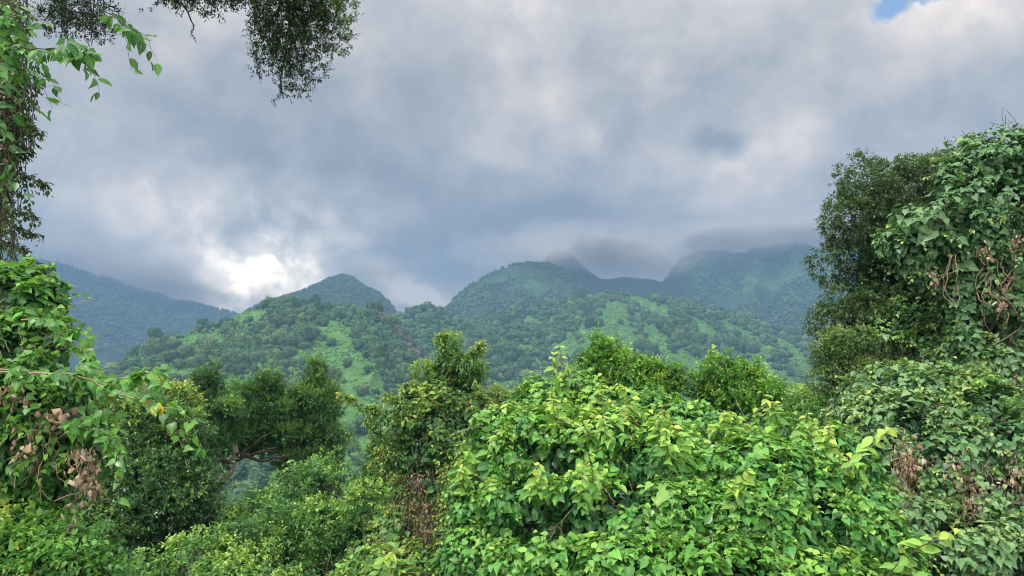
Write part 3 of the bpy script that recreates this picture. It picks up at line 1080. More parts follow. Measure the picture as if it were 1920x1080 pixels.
def trunk_to_ground(top, r, lean=(0, 0), wob=0.15, base=None):
    b = np.array([top[0] + lean[0], top[1] + lean[1], 0.0]) if base is None else np.array([base[0], base[1], 0.0])
    b[2] = float(ground_h(b[0], b[1])) - 0.1
    m_ = (b + top) / 2 + rng.normal(size=3) * 0.08
    q = curve([b, m_, top], 18, wob)
    return q, np.linspace(r * 1.35, r * 0.8, len(q))


def subpart(name, me, prt, m_):
    """a mesh written in world coordinates under a part of a thing"""
    o = link(name, me, None, m_)
    o.parent = prt
    o.location = -(Vector(prt.location) + Vector(prt.parent.location))
    return o
# ------------------------------------------------------------------ valley floor trees, half seen through gaps
X = rng.uniform(-330, 420, 900); Y = rng.uniform(150, 560, 900)
Z = ground_h(X, Y)
ok = np.abs(X) < Y * 0.75
merged_forest('valley_forest', X[ok], Y[ok], Z[ok], rng.uniform(3.5, 7.5, ok.sum()), protoF, 'pale green trees on the valley floor seen through gaps')

# ------------------------------------------------------------------ right: dark evergreen tree
lob = px_lobes([(1640, 400, 13, 78, 72), (1603, 455, 13, 46, 66), (1692, 352, 13.4, 72, 48), (1745, 420, 13.5, 100, 90), (1620, 505, 13, 50, 40),
                (1745, 335, 13.6, 50, 42), (1592, 592, 12.6, 56, 36), (1640, 610, 13, 70, 60), (1565, 604, 12.6, 34, 22), (1690, 560, 13, 90, 80),
                (1810, 560, 13.6, 120, 110), (1890, 450, 13.8, 100, 110), (1770, 660, 13.2, 130, 80), (1890, 640, 13.8, 100, 100), (1700, 480, 13.2, 80, 80), (2010, 470, 14.2, 110, 130), (2020, 680, 14, 110, 120)], 0.9)
root = at(1810, 700, 13.4)
t = thing('evergreen_tree', 'tall dark small-leaved evergreen tree rising at the right edge, half hidden by vine', 'tree', (root[0], root[1], float(ground_h(root[0], root[1]))))
part('trunk', tubes('trunk', [trunk_to_ground(root, .28)], 12), t, BARK)
part('branch', tubes('branch', limbs(root, lob, .11, 6, .35)), t, BARK)
L = Leaves()
core = lob
lob = tufts(lob, 560, .33, flat=.8, lo=.5, hi=1.06)
P, N = on_lobes(lob, 23000, noise=.26, seed=1)
P = P * (1 - 0.0)
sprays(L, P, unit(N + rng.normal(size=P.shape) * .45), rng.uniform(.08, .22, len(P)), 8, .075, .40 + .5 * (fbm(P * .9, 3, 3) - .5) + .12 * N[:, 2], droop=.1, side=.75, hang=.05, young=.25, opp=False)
P, N = on_lobes(core, 6000, shrink=.78, noise=.3, seed=2)
sprays(L, P, unit(N + rng.normal(size=P.shape) * .8), .25, 8, .085, .2, droop=.1, young=.1, opp=False)  # inner leaves coloured darker, shade of the interior put into the tint
P, N = on_lobes(core, 1800, shrink=.5, noise=.3, seed=3)
sprays(L, P, unit(N + rng.normal(size=P.shape) * .8), .3, 7, .09, .1, young=.1, opp=False)
part('crown', L.mesh('crown', SMALL), t, EVER)

# olive tree lobe low at its left side
lob = px_lobes([(1592, 648, 12.0, 46, 26), (1556, 668, 12, 26, 30), (1600, 690, 12.0, 40, 30), (1650, 690, 12.3, 50, 46), (1562, 716, 12, 18, 18)], .9)
root = at(1660, 760, 12.4)
t = thing('olive_green_tree', 'small rounded olive-green tree below the dark evergreen at the right', 'tree', (root[0], root[1], float(ground_h(root[0], root[1]))))
part('trunk', tubes('trunk', [trunk_to_ground(root, .12)], 8), t, BARK)
part('branch', tubes('branch', limbs(root, lob, .05, 6, .2)), t, BARK)
L = Leaves()
core = lob
lob = tufts(lob, 90, .2, flat=.8, lo=.6)
P, N = on_lobes(lob, 3000, noise=.3, seed=4)
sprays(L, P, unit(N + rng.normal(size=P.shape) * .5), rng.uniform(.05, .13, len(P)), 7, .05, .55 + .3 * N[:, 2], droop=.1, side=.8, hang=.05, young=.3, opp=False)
P, N = on_lobes(core, 1000, shrink=.7, noise=.3, seed=5)
sprays(L, P, unit(N + rng.normal(size=P.shape) * .8), .2, 7, .065, .3, young=.1, opp=False)
part('crown', L.mesh('crown', SMALL), t, OLIVE)


def vine_mass(name, label, cat, spec, root_px, leaf_m, n, size, tint, tmpl=None, layers=((1.0, 1.0), (.80, .7), (.55, .4)), shoots=0, shoot_len=.35, shoot_k=7,
              shoot_up=.5, hollow=.44, hscale=.42, noise=.22, up=.45, down=.6, youngtop=.25, seed=0, dry=None, stems=None, trunk_r=.06, stem_mat=None, tn=.35, tscale=1.6, nf=2.2,
              yellow=0, bump=5, mix=None, tendrils=160, shoot_size=1.0, shoot_young=.4, woody=True, fill=1.0, clump=.0, jit=.35):
    tmpl = tmpl or HEART
    lob = px_lobes(spec)
    root = at(*root_px)
    t = thing(name, label, cat, (root[0], root[1], float(ground_h(root[0], root[1]))))
    if woody:
        part('trunk', tubes('trunk', [trunk_to_ground(root, trunk_r)], 8), t, BARK)
        part('branch', tubes('branch', limbs(root, lob, trunk_r * .5, 4, .3)), t, BARK)
    core = lob
    if bump: lob = bumpy(lob, bump)
    L = Leaves(); L2 = Leaves()
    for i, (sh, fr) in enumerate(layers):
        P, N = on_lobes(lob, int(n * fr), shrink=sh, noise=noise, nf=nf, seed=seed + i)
        if clump and i == 0:       # thin the skin where the plant opens, so that clumps stand out
            k = fbm(P * 3.0, seed + 77, 3) + rng.uniform(-.12, .12, len(P)) > .5 - (0.5 - clump) * .5
            P, N = P[k], N[k]
        if hollow and i < 2:
            kk = carve(P, seed, hscale, hollow)
            P, N = P[kk], N[kk]
        P = P + N * rng.normal(size=(len(P), 1)) * .035
        if mix and i < 2:
            m2 = fbm(P / .55, seed + 55, 2) + rng.uniform(-.05, .05, len(P)) > mix[3]
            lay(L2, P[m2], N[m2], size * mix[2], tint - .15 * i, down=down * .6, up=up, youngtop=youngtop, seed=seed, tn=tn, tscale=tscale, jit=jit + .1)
            P, N = P[~m2], N[~m2]
        lay(L, P, N, size, tint - .22 * i, down=down, up=up, youngtop=youngtop * (1 if i == 0 else .3), seed=seed, tn=tn, tscale=tscale, jit=jit)  # each deeper layer tinted darker, adding to the shade inside the plant
    st = []
    if shoots:
        P, N = on_lobes(lob, shoots, noise=noise, nf=nf, seed=seed + 8, back=.2)
        if hollow:
            kk = carve(P, seed, hscale, hollow)
            P, N = P[kk], N[kk]
        d = unit(N * .8 + np.array([0, 0, shoot_up]) + rng.normal(size=P.shape) * .45)
        sprays(L, P - N * .05, d, rng.uniform(.5, 1.25, len(P)) * shoot_len, shoot_k, size * .95 * shoot_size, tint + .12, droop=.45, side=.8, hang=.3, young=shoot_young, stems=st, srad=.0035)
    part('leaves', L.mesh('leaves', tmpl), t, leaf_m)
    if L2.P: part('mixed_leaves', L2.mesh('mixed_leaves', mix[1]), t, mix[0])
    if tendrils:
        P, N = on_lobes(lob, tendrils, noise=noise, nf=nf, seed=seed + 31, back=0)
        tw = []
        for a, b in zip(P, N):
            d = unit(np.cross(b, rng.normal(size=3)) + b * .35)
            ln = rng.uniform(.12, .5)
            tw.append((curve([a - b * .04, a + b * .03 + d * ln * .5 + rng.normal(size=3) * .03, a + d * ln + rng.normal(size=3) * .06], 8, .03), rng.uniform(.0012, .0035)))
        part('vines', tubes('vines', tw, 3), t, STEM)
    if st: part('sprays', tubes('sprays', st, 3), t, GSTEM)  # only the bare twig stems of the leafy shoots
    if yellow:
        L = Leaves()
        P, N = on_lobes(lob, yellow, noise=noise, nf=nf, seed=seed + 21, back=0)
        lay(L, P + N * .05, N, size * 1.05, .6)
        part('yellow_leaves', L.mesh('yellow_leaves', tmpl), t, YEL)
    if stems:
        area, num, drop, r = stems
        part('hanging_stem', tubes('hanging_stem', strands(num, [at(*a) for a in area], drop, r), 4), t, stem_mat or STEM)
    if dry:
        L = Leaves()
        for (px, py, d, rx, ry, cnt, sz) in dry:
            c = at(px, py, d)
            u = rng.normal(size=(cnt, 3)) * np.array([rx * d / F * .5, .06, ry * d / F * .5])
            P = c + u
            T = unit(rng.normal(size=(cnt, 3)) * .45 - np.array([0, 0, 1.0]))
            L.add(P, T, rng.normal(size=(cnt, 3)) + np.array([0, -.6, .2]), 1.45 * sz * rng.uniform(.5, 1.3, cnt), rng.uniform(0, 1, cnt), rng.uniform(.5, 2.5, cnt))
        part('dead_leaves', L.mesh('dead_leaves', DRY), t, DRYL)
    return t, lob


# ------------------------------------------------------------------ right: vine climbing over the evergreen
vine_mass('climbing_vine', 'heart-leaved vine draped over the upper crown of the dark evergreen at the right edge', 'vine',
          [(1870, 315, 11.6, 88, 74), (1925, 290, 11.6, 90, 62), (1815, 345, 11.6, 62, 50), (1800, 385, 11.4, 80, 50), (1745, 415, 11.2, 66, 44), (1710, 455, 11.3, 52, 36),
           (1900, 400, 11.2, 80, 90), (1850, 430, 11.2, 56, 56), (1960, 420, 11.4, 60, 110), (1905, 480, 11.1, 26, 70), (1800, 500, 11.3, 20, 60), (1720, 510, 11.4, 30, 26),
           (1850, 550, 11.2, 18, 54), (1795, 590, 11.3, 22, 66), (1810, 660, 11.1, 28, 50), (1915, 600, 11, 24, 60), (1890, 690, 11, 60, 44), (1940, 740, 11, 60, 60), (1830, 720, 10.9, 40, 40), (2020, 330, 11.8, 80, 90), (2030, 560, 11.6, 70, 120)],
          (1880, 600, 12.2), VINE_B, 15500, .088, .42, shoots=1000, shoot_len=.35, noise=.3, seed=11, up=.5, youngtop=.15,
          dry=[(1888, 400, 10.8, 16, 26, 40, .05), (1905, 455, 10.7, 18, 30, 50, .05), (1850, 470, 10.8, 12, 20, 30, .05), (1750, 520, 10.9, 10, 26, 30, .045), (1880, 560, 10.8, 24, 40, 40, .05),
               (1905, 720, 10.6, 14, 50, 40, .05)],
          stems=([(x, y, 10.9) for x, y in ((1830, 470), (1850, 480), (1880, 470), (1900, 500), (1915, 480), (1780, 480), (1860, 520), (1800, 530))], 18, .9, .005), trunk_r=.07)
# twigs standing off the top
tw = []
for i in range(46):
    px = rng.uniform(1700, 1920); py = np.interp(px, [1700, 1760, 1800, 1840, 1880, 1920], [395, 300, 286, 262, 246, 238])
    p = at(px, py + 8, 11.6)
    d = unit(np.array([rng.normal() * .7, rng.normal() * .3, rng.uniform(.4, 1)]))
    tw.append((curve([p, p + d * .15 + rng.normal(size=3) * .03, p + d * rng.uniform(.2, .42) + rng.normal(size=3) * .06], 8, .03), .004))
tb = thing('dry_tendrils', 'bare curling dead tendrils on the very top of the right vine', 'tendrils', tuple(at(1860, 262, 11.6)))
part('tendril', tubes('tendril', tw, 3), tb, DSTEM)

# ------------------------------------------------------------------ right: vine over the foot of the evergreen
vine_mass('climbing_vine', 'paler vine covering the foot of the dark evergreen, above the right thicket', 'vine',
          [(1700, 600, 12.3, 60, 44), (1650, 645, 12.1, 50, 40), (1740, 660, 12.1, 70, 50), (1690, 700, 11.8, 70, 40), (1640, 720, 11.6, 44, 34), (1600, 750, 11.4, 30, 30), (1790, 640, 12.2, 40, 60), (1760, 570, 12.5, 40, 40)],
          (1720, 700, 12.6), VINE_B, 6500, .075, .55, shoots=800, shoot_len=.3, noise=.32, seed=16, up=.5, youngtop=.2, trunk_r=.05, mix=(SHRUB, OVATE, .8, .52))

# ------------------------------------------------------------------ right: vine thicket below
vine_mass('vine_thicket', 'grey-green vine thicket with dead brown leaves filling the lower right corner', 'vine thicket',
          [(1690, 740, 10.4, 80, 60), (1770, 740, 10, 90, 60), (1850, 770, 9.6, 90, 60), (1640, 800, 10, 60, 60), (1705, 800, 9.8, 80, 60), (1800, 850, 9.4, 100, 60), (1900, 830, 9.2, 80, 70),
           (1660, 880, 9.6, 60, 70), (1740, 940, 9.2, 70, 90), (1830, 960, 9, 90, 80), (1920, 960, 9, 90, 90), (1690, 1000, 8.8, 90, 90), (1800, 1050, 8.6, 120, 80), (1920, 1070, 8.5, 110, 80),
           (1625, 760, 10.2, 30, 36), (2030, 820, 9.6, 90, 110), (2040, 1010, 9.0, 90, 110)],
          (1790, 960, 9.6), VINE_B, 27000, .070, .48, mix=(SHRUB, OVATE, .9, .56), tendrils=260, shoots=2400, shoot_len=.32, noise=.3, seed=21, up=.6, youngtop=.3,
          dry=[(1700, 890, 9.0, 22, 70, 260, .052), (1712, 870, 9.0, 40, 30, 90, .052), (1790, 905, 8.8, 14, 50, 120, .052), (1825, 940, 8.5, 20, 50, 140, .052), (1770, 780, 9.6, 30, 30, 70, .052),
               (1900, 790, 9.3, 30, 16, 60, .052), (1900, 900, 8.6, 30, 60, 90, .05)],
          stems=([(x, y, 8.9) for x, y in ((1700, 850), (1800, 850), (1840, 870), (1890, 860), (1910, 900), (1780, 870))], 40, .7, .004), trunk_r=.06)
# ------------------------------------------------------------------ behind: small far trees between the thickets


def small_tree(name, label, spec, root_px, leaf_m, tmpl, n, size, tint, k=7, slen=(.12, .28), trunk_r=.12, opp=False, seed=0, droop=.1, hang=.05, up=.5, young=.3, noise=.3,
               bias=(0, 0, 0), inner=(.8, .55), cat='tree', nt=60, tr_=.25, flat=.7, sprig=0, ktint=.22, hollow=0, bark=None, dirjit=.5, side=.75, trunk=None, n_sub=6, tn=.4, base=None, group=None, frac=1.0):
    lob = px_lobes(spec, .95)
    root = at(*root_px)
    t = thing(name, label, cat, (root[0], root[1], float(ground_h(root[0], root[1]))), group)
    part('trunk', tubes('trunk', [trunk or trunk_to_ground(root, trunk_r, base=base)], 10), t, bark or BARK)
    part('branch', tubes('branch', limbs(root, lob, trunk_r * .45, n_sub, .3)), t, bark or BARK)
    L = Leaves()
    core = lob
    lob = tufts(lob, nt, tr_, flat=flat)
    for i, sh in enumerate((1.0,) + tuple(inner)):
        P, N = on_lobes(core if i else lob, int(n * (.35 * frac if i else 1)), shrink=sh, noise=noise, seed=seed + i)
        kt = rng.normal(size=len(core if i else lob))[KLOBE] * ktint
        if hollow:
            kk = carve(P, seed, tr_ * 3.0, hollow)
            P, N, kt = P[kk], N[kk], kt[kk]
        d = unit(N + np.array(bias) * .5 + rng.normal(size=P.shape) * dirjit)
        tt = tint + tn * 2 * (fbm(P / (size * 12), seed + 3, 3) - .5) * .5 + .22 * N[:, 2] - .2 * i + kt * (0 if i else 1)  # inner layers take a darker tint that deepens the crown's interior shade
        sprays(L, P, d, rng.uniform(*slen, len(P)), k, size, tt, droop=droop, side=side, hang=hang, up=up, young=young if i == 0 else .05, opp=opp)
    if sprig:      # longer sprigs that break the outline
        P, N = on_lobes(lob, sprig, noise=noise, seed=seed + 9)
        d = unit(N * .7 + np.array(bias) + rng.normal(size=P.shape) * .35)
        sprays(L, P - N * size, d, rng.uniform(1.0, 2.4, len(P)) * slen[1], int(k * 1.5), size, tint + .1 + .1 * rng.normal(size=len(P)), droop=droop, side=side, hang=hang, up=up, young=young, opp=opp)
    part('crown', L.mesh('crown', tmpl), t, leaf_m)
    return t, lob


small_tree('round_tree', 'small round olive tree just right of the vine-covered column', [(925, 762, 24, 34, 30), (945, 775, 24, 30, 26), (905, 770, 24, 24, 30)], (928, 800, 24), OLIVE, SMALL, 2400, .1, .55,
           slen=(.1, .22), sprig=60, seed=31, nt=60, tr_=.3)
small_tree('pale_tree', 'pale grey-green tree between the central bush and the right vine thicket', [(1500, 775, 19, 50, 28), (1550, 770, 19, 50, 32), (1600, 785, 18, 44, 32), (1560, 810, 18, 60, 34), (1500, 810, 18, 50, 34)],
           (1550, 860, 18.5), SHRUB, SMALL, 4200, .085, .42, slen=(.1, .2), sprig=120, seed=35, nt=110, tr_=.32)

# ------------------------------------------------------------------ column of vine with a bushy tip
t, lob = small_tree('pointed_shrub', 'dark bushy shrub tip poking out of the top of the vine column', [(842, 660, 12, 16, 26), (850, 690, 12, 30, 28), (835, 712, 12, 36, 26), (868, 706, 12, 30, 30), (812, 700, 12, 16, 16),
                    (850, 740, 12.2, 50, 34)], (845, 770, 12.2), SHRUB, OVATE, 2200, .05, .42, slen=(.06, .14), sprig=60, seed=41, nt=80, tr_=.13, bias=(0, 0, .5), trunk_r=.08, tn=.5)
t, lob = vine_mass('vine_column', 'vine-smothered tree standing like a column with dry hanging stems at its foot', 'vine-covered tree',
          [(800, 760, 11.6, 50, 36), (860, 760, 11.5, 44, 40), (775, 790, 11.5, 34, 40), (830, 800, 11.3, 70, 44), (800, 850, 11.3, 70, 50), (870, 850, 11.2, 50, 60), (765, 860, 11.5, 44, 44),
           (820, 900, 11.2, 74, 36), (735, 845, 11.6, 36, 30), (880, 930, 10.8, 40, 60), (760, 930, 11.4, 30, 44), (740, 1000, 11.2, 36, 50), (850, 1000, 10.8, 30, 50), (790, 1050, 10.8, 50, 26), (775, 745, 11.7, 22, 24)],
          (820, 920, 11.8), VINE_C, 17000, .062, .56, mix=(SHRUB, OVATE, 1.0, .55), tendrils=260,
          dry=[(800, 960, 10.7, 50, 60, 160, .045), (830, 700, 11.8, 40, 50, 60, .035), (770, 900, 10.8, 40, 20, 60, .045)], shoots=2400, shoot_len=.24, noise=.3, seed=43, up=.6, youngtop=.35, tn=.4, tscale=2.0,
          stems=([(x, y, 11.1) for x, y in ((770, 900), (790, 905), (810, 905), (830, 905), (845, 900), (780, 890), (820, 890), (800, 900))], 130, 1.35, .004),
          trunk_r=.1, shoot_young=.45, yellow=0)
# arching side arms with yellow tips
arms = [[(770, 800), (720, 780), (685, 768), (655, 750), (640, 742)], [(775, 830), (735, 790), (705, 770), (700, 765)], [(790, 790), (760, 760), (725, 745)], [(870, 690), (885, 665), (905, 645)],
        [(840, 680), (832, 640), (830, 628)], [(760, 860), (720, 830), (700, 800), (690, 790)], [(770, 870), (735, 850), (712, 840)]]
for a in arms:
    L = Leaves()
    q = curve([at(x, y, 11.1) for x, y in a], 16, .05)
    n = len(q)
    k = rng.integers(0, n, n * 8)
    sprays(L, q[k], unit(rng.normal(size=(len(k), 3)) + np.array([0, -.2, .3])), rng.uniform(.04, .16, len(k)), 4, .07, .30 + .5 * (k / n), droop=.3, hang=.45, young=.3)
    o = part('arching_shoot', tubes('arching_shoot', [(q, np.linspace(.012, .004, n))], 5), t, GSTEM)
    subpart('leaves', L.mesh('leaves', OVATE), o, VINE_C)

# ------------------------------------------------------------------ saplings rising out of the central bush
SAPG = 'glossy saplings rising out of the central bush'
for spec, rt, lb, sd_ in (
        ([(1122, 655, 8.8, 9, 18), (1140, 668, 8.8, 14, 20), (1118, 690, 8.8, 26, 20), (1152, 695, 8.8, 26, 20), (1096, 706, 8.8, 20, 16), (1130, 722, 8.8, 46, 22)], (1135, 760, 8.8), 'tallest glossy sapling rising from the central bush, pointed tip against the hill', 51),
        ([(1198, 694, 8.6, 18, 16), (1222, 704, 8.6, 22, 14), (1258, 708, 8.6, 20, 12), (1185, 715, 8.6, 24, 18), (1220, 735, 8.6, 54, 24)], (1215, 790, 8.6), 'low flat-topped glossy sapling just right of the tallest one', 54),
        ([(1344, 678, 8.6, 10, 18), (1362, 692, 8.6, 16, 16), (1392, 704, 8.6, 18, 16), (1375, 722, 8.6, 38, 26), (1422, 716, 8.6, 16, 18), (1415, 732, 8.6, 34, 22), (1340, 735, 8.6, 34, 34), (1400, 755, 8.5, 60, 34), (1440, 748, 8.5, 28, 22)], (1385, 830, 8.5), 'broad glossy sapling at the right shoulder of the central bush', 57)):
    small_tree('sapling', lb, spec, rt, GLOSS, OVATE, 1150, .05, .34, slen=(.06, .14), sprig=130, seed=sd_, bias=(0, 0, 1.0), trunk_r=.03, group=SAPG, k=9, tn=.5, young=.5, up=.3, dirjit=.35, noise=.4, nt=90, tr_=.055, flat=1.3, inner=(.55,))

# ------------------------------------------------------------------ the big central bush
CB = [(960, 815, 7.8, 70, 50), (1020, 760, 8.0, 56, 46), (1070, 740, 8.1, 50, 36), (1120, 770, 7.9, 70, 40), (1200, 775, 7.8, 80, 36), (1290, 800, 7.5, 80, 40), (1370, 812, 7.4, 80, 34), (1450, 822, 7.3, 80, 40),
      (1530, 845, 7.2, 70, 44), (1590, 890, 7.1, 50, 50), (1610, 960, 7.0, 60, 60), (1040, 850, 7.3, 100, 80), (1150, 850, 7.0, 110, 70), (1270, 880, 6.7, 120, 70), (1400, 890, 6.6, 120, 70), (1500, 920, 6.6, 90, 70),
      (960, 890, 7.5, 70, 60), (920, 960, 7.3, 70, 70), (1010, 960, 6.9, 100, 80), (1130, 970, 6.5, 110, 80), (1260, 990, 6.2, 120, 80), (1400, 1000, 6.1, 130, 80), (1530, 1010, 6.3, 100, 80), (1640, 1040, 6.6, 70, 60),
      (920, 1050, 6.9, 90, 60), (1050, 1070, 6.3, 120, 70), (1200, 1090, 5.8, 130, 80), (1350, 1100, 5.7, 140, 80), (1500, 1100, 5.9, 130, 70), (1630, 1110, 6.3, 90, 60), (860, 1080, 7.2, 60, 40)]
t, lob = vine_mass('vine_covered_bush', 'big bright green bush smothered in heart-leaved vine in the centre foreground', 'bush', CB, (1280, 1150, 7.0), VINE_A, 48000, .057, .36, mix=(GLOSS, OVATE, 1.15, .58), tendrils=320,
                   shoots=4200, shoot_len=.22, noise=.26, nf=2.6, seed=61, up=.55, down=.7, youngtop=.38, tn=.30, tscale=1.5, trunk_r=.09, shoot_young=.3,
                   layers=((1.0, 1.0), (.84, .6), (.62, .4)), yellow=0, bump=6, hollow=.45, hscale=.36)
# long young shoots standing up from its top: larger, yellower leaves
SH = [(1048, 850, 7.0, 735), (1000, 850, 7.3, 770), (955, 840, 7.5, 790), (905, 900, 7.3, 800), (1065, 760, 7.8, 650), (1180, 780, 7.6, 720), (1240, 850, 6.6, 760), (1255, 900, 6.3, 800), (1460, 830, 7.0, 735), (1500, 850, 6.9, 775), (1545, 850, 6.9, 790),
      (1335, 830, 7.0, 770), (1420, 830, 7.1, 765), (1130, 850, 6.7, 780), (870, 960, 7.2, 870), (1560, 900, 6.6, 800), (1590, 900, 6.6, 850), (990, 940, 6.5, 870), (1110, 960, 6.1, 850), (1380, 960, 5.9, 880), (1200, 810, 7, 745), (1095, 800, 7.6, 700)]
for px, py, d, top in SH:
    for r_ in range(2):
        L = Leaves()
        b = at(px + rng.normal() * 9, py, d); e = at(px + rng.normal() * 22, top + rng.uniform(0, 30) * r_, d - .15)
        q = curve([b, (b + e) / 2 + rng.normal(size=3) * .04, e], 12, .03)
        n = len(q)
        for i in range(3, n):
            f = i / n
            T = unit(rng.normal(size=(2, 3)) * np.array([1, .7, .25]) - np.array([0, .2, .35]))
            L.add(np.repeat(q[i][None], 2, 0), T, np.array([0, -.5, .7]) + rng.normal(size=(2, 3)) * .3, .115 * (1.15 - .65 * f ** 2) * rng.uniform(.7, 1.2, 2), .46 + .44 * f + rng.normal(size=2) * .06)
        o = part('young_shoot', tubes('young_shoot', [(q, np.linspace(.006, .003, n))], 4), t, GSTEM)
        subpart('leaves', L.mesh('leaves', OVATE), o, VINE_A)
# one shoot leaning out at the right, one low in the corner
for nm, lb, pts, sz in (('leaning_shoot', 'leaning young shoot with large lime leaves at the right side of the central bush', [(1570, 900, 6.6), (1600, 870, 6.3), (1640, 820, 6.1), (1665, 800, 6.0)], .14),
                        ('leaning_shoot', 'arching young shoot with lime leaves low in the corner right of the central bush', [(1640, 1110, 5.2), (1700, 1040, 5.0), (1750, 1010, 4.9), (1795, 990, 4.8)], .12),
                        ('leaning_shoot', 'short lime shoot at the foot of the vine column, bottom edge', [(700, 1120, 6.6), (715, 1060, 6.5), (735, 1035, 6.4)], .11)):
    L = Leaves()
    q = curve([at(*p) for p in pts], 18, .04)
    n = len(q)
    for i in range(2, n):
        f = i / n
        sd_ = 1 if i % 2 else -1
        T = unit(np.array([sd_ * .8, -.3, .1 - .5 * f]) + rng.normal(size=3) * .3)[None]
        L.add(q[i][None], T, (np.array([0, -.6, .7]) + rng.normal(size=3) * .25)[None], sz * (1.1 - .6 * f ** 3) * rng.uniform(.75, 1.15), .55 + .35 * f)
    t = thing(nm, lb, 'shoot', tuple(q[0]))
    part('leaves', L.mesh('leaves', OVATE), t, VINE_A)
    part('stem', tubes('stem', [(q, np.linspace(.007, .003, n))], 5), t, GSTEM)
# ------------------------------------------------------------------ feathery trees behind, left of centre
tr = [curve([at(392, 1010, 22.5), at(398, 960, 22.3), at(405, 915, 22.2), at(432, 878, 22.1), at(440, 845, 22.1), at(446, 800, 22.3)], 24, .12), None]
tr[1] = np.linspace(.14, .07, len(tr[0]))
gb = tr[0][0].copy(); gb[2] = float(ground_h(gb[0], gb[1])) - .1
tr[0] = np.vstack([gb, tr[0]]); tr[1] = np.concatenate([[.18], tr[1]])
PALE = bark_mat('pale_bark', (.12, .105, .085), (.34, .31, .27), 5, moss=.2)
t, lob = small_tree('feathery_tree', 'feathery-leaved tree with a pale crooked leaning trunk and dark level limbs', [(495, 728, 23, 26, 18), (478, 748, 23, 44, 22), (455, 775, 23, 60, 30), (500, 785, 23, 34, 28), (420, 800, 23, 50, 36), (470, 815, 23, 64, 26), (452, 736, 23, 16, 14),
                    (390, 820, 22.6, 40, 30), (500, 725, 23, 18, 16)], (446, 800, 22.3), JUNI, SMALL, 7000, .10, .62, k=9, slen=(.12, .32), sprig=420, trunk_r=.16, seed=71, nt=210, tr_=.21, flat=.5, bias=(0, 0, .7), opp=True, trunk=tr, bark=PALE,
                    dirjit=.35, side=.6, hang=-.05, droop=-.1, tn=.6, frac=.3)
lv = []
for a in ([(440, 862), (480, 850), (520, 838)], [(438, 868), (400, 862), (365, 868), (330, 860)], [(440, 855), (470, 838), (505, 812)], [(432, 880), (395, 852), (350, 838)], [(442, 850), (500, 862), (545, 852)]):
    q = curve([at(x, y, 22.1) for x, y in a], 12, .12)
    lv.append((q, np.linspace(.07, .02, len(q))))
part('branch', tubes('branch', lv), t, DSTEM)
small_tree('feathery_tree', 'pointed feathery tree standing furthest right of the feathery trees, conical tip', [(592, 692, 24, 7, 16), (590, 715, 24, 18, 16), (584, 742, 24, 36, 20), (600, 770, 24, 34, 20), (575, 788, 24, 36, 22), (595, 812, 24, 48, 26), (565, 835, 24, 46, 24), (600, 858, 24, 40, 26), (560, 872, 23.5, 30, 22),
           (610, 745, 24, 20, 18)], (585, 850, 24.2), JUNI, SMALL, 6000, .10, .62, k=9, slen=(.12, .32), sprig=420, trunk_r=.12, seed=74, nt=170, tr_=.19, flat=.5, bias=(0, 0, .8), dirjit=.35, side=.6, hang=-.05, droop=-.1, tn=.6, bark=PALE, frac=.3)
small_tree('feathery_tree', 'dark feathery tree with two narrow tops behind the long leafy branch', [(392, 698, 21, 8, 16), (386, 722, 21, 20, 18), (378, 750, 21, 30, 24), (400, 770, 21, 34, 30), (360, 780, 21, 40, 30), (380, 815, 21, 50, 30)],
           (385, 850, 21.4), JUNI, SMALL, 4600, .09, .45, k=9, slen=(.12, .3), sprig=300, trunk_r=.12, seed=77, nt=110, tr_=.19, flat=.5, bias=(0, 0, .8), dirjit=.35, side=.6, hang=-.05, droop=-.1, tn=.5, frac=.3)
# flowering top poking between
small_tree('blossoming_shrub', 'shrub with reddish-brown seed heads among yellow-green leaves near the branch tip', [(300, 745, 17.5, 32, 26), (335, 750, 17.5, 26, 24), (315, 775, 17.5, 44, 26)], (318, 840, 17.6), VINE_C, OVATE, 600, .10, .66, k=6, slen=(.12, .3), seed=80, nt=40, tr_=.22,
           bias=(0, 0, .5), trunk_r=.05, cat='shrub', tn=.6)
# ------------------------------------------------------------------ dark broadleaf shrub
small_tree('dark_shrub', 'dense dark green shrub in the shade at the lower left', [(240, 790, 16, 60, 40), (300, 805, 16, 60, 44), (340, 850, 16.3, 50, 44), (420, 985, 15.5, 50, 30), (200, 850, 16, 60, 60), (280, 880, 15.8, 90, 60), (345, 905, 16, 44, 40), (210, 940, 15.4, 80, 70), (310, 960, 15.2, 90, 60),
           (370, 970, 15.5, 44, 36), (180, 790, 16, 40, 40), (160, 900, 15.5, 50, 70), (230, 1030, 15, 100, 60)], (290, 980, 16), DARK, SMALL, 9000, .10, .42, k=8, slen=(.1, .25), sprig=300, hollow=.44, seed=83, nt=300, tr_=.3, trunk_r=.12, cat='shrub', tn=.6, frac=.8, young=.4)
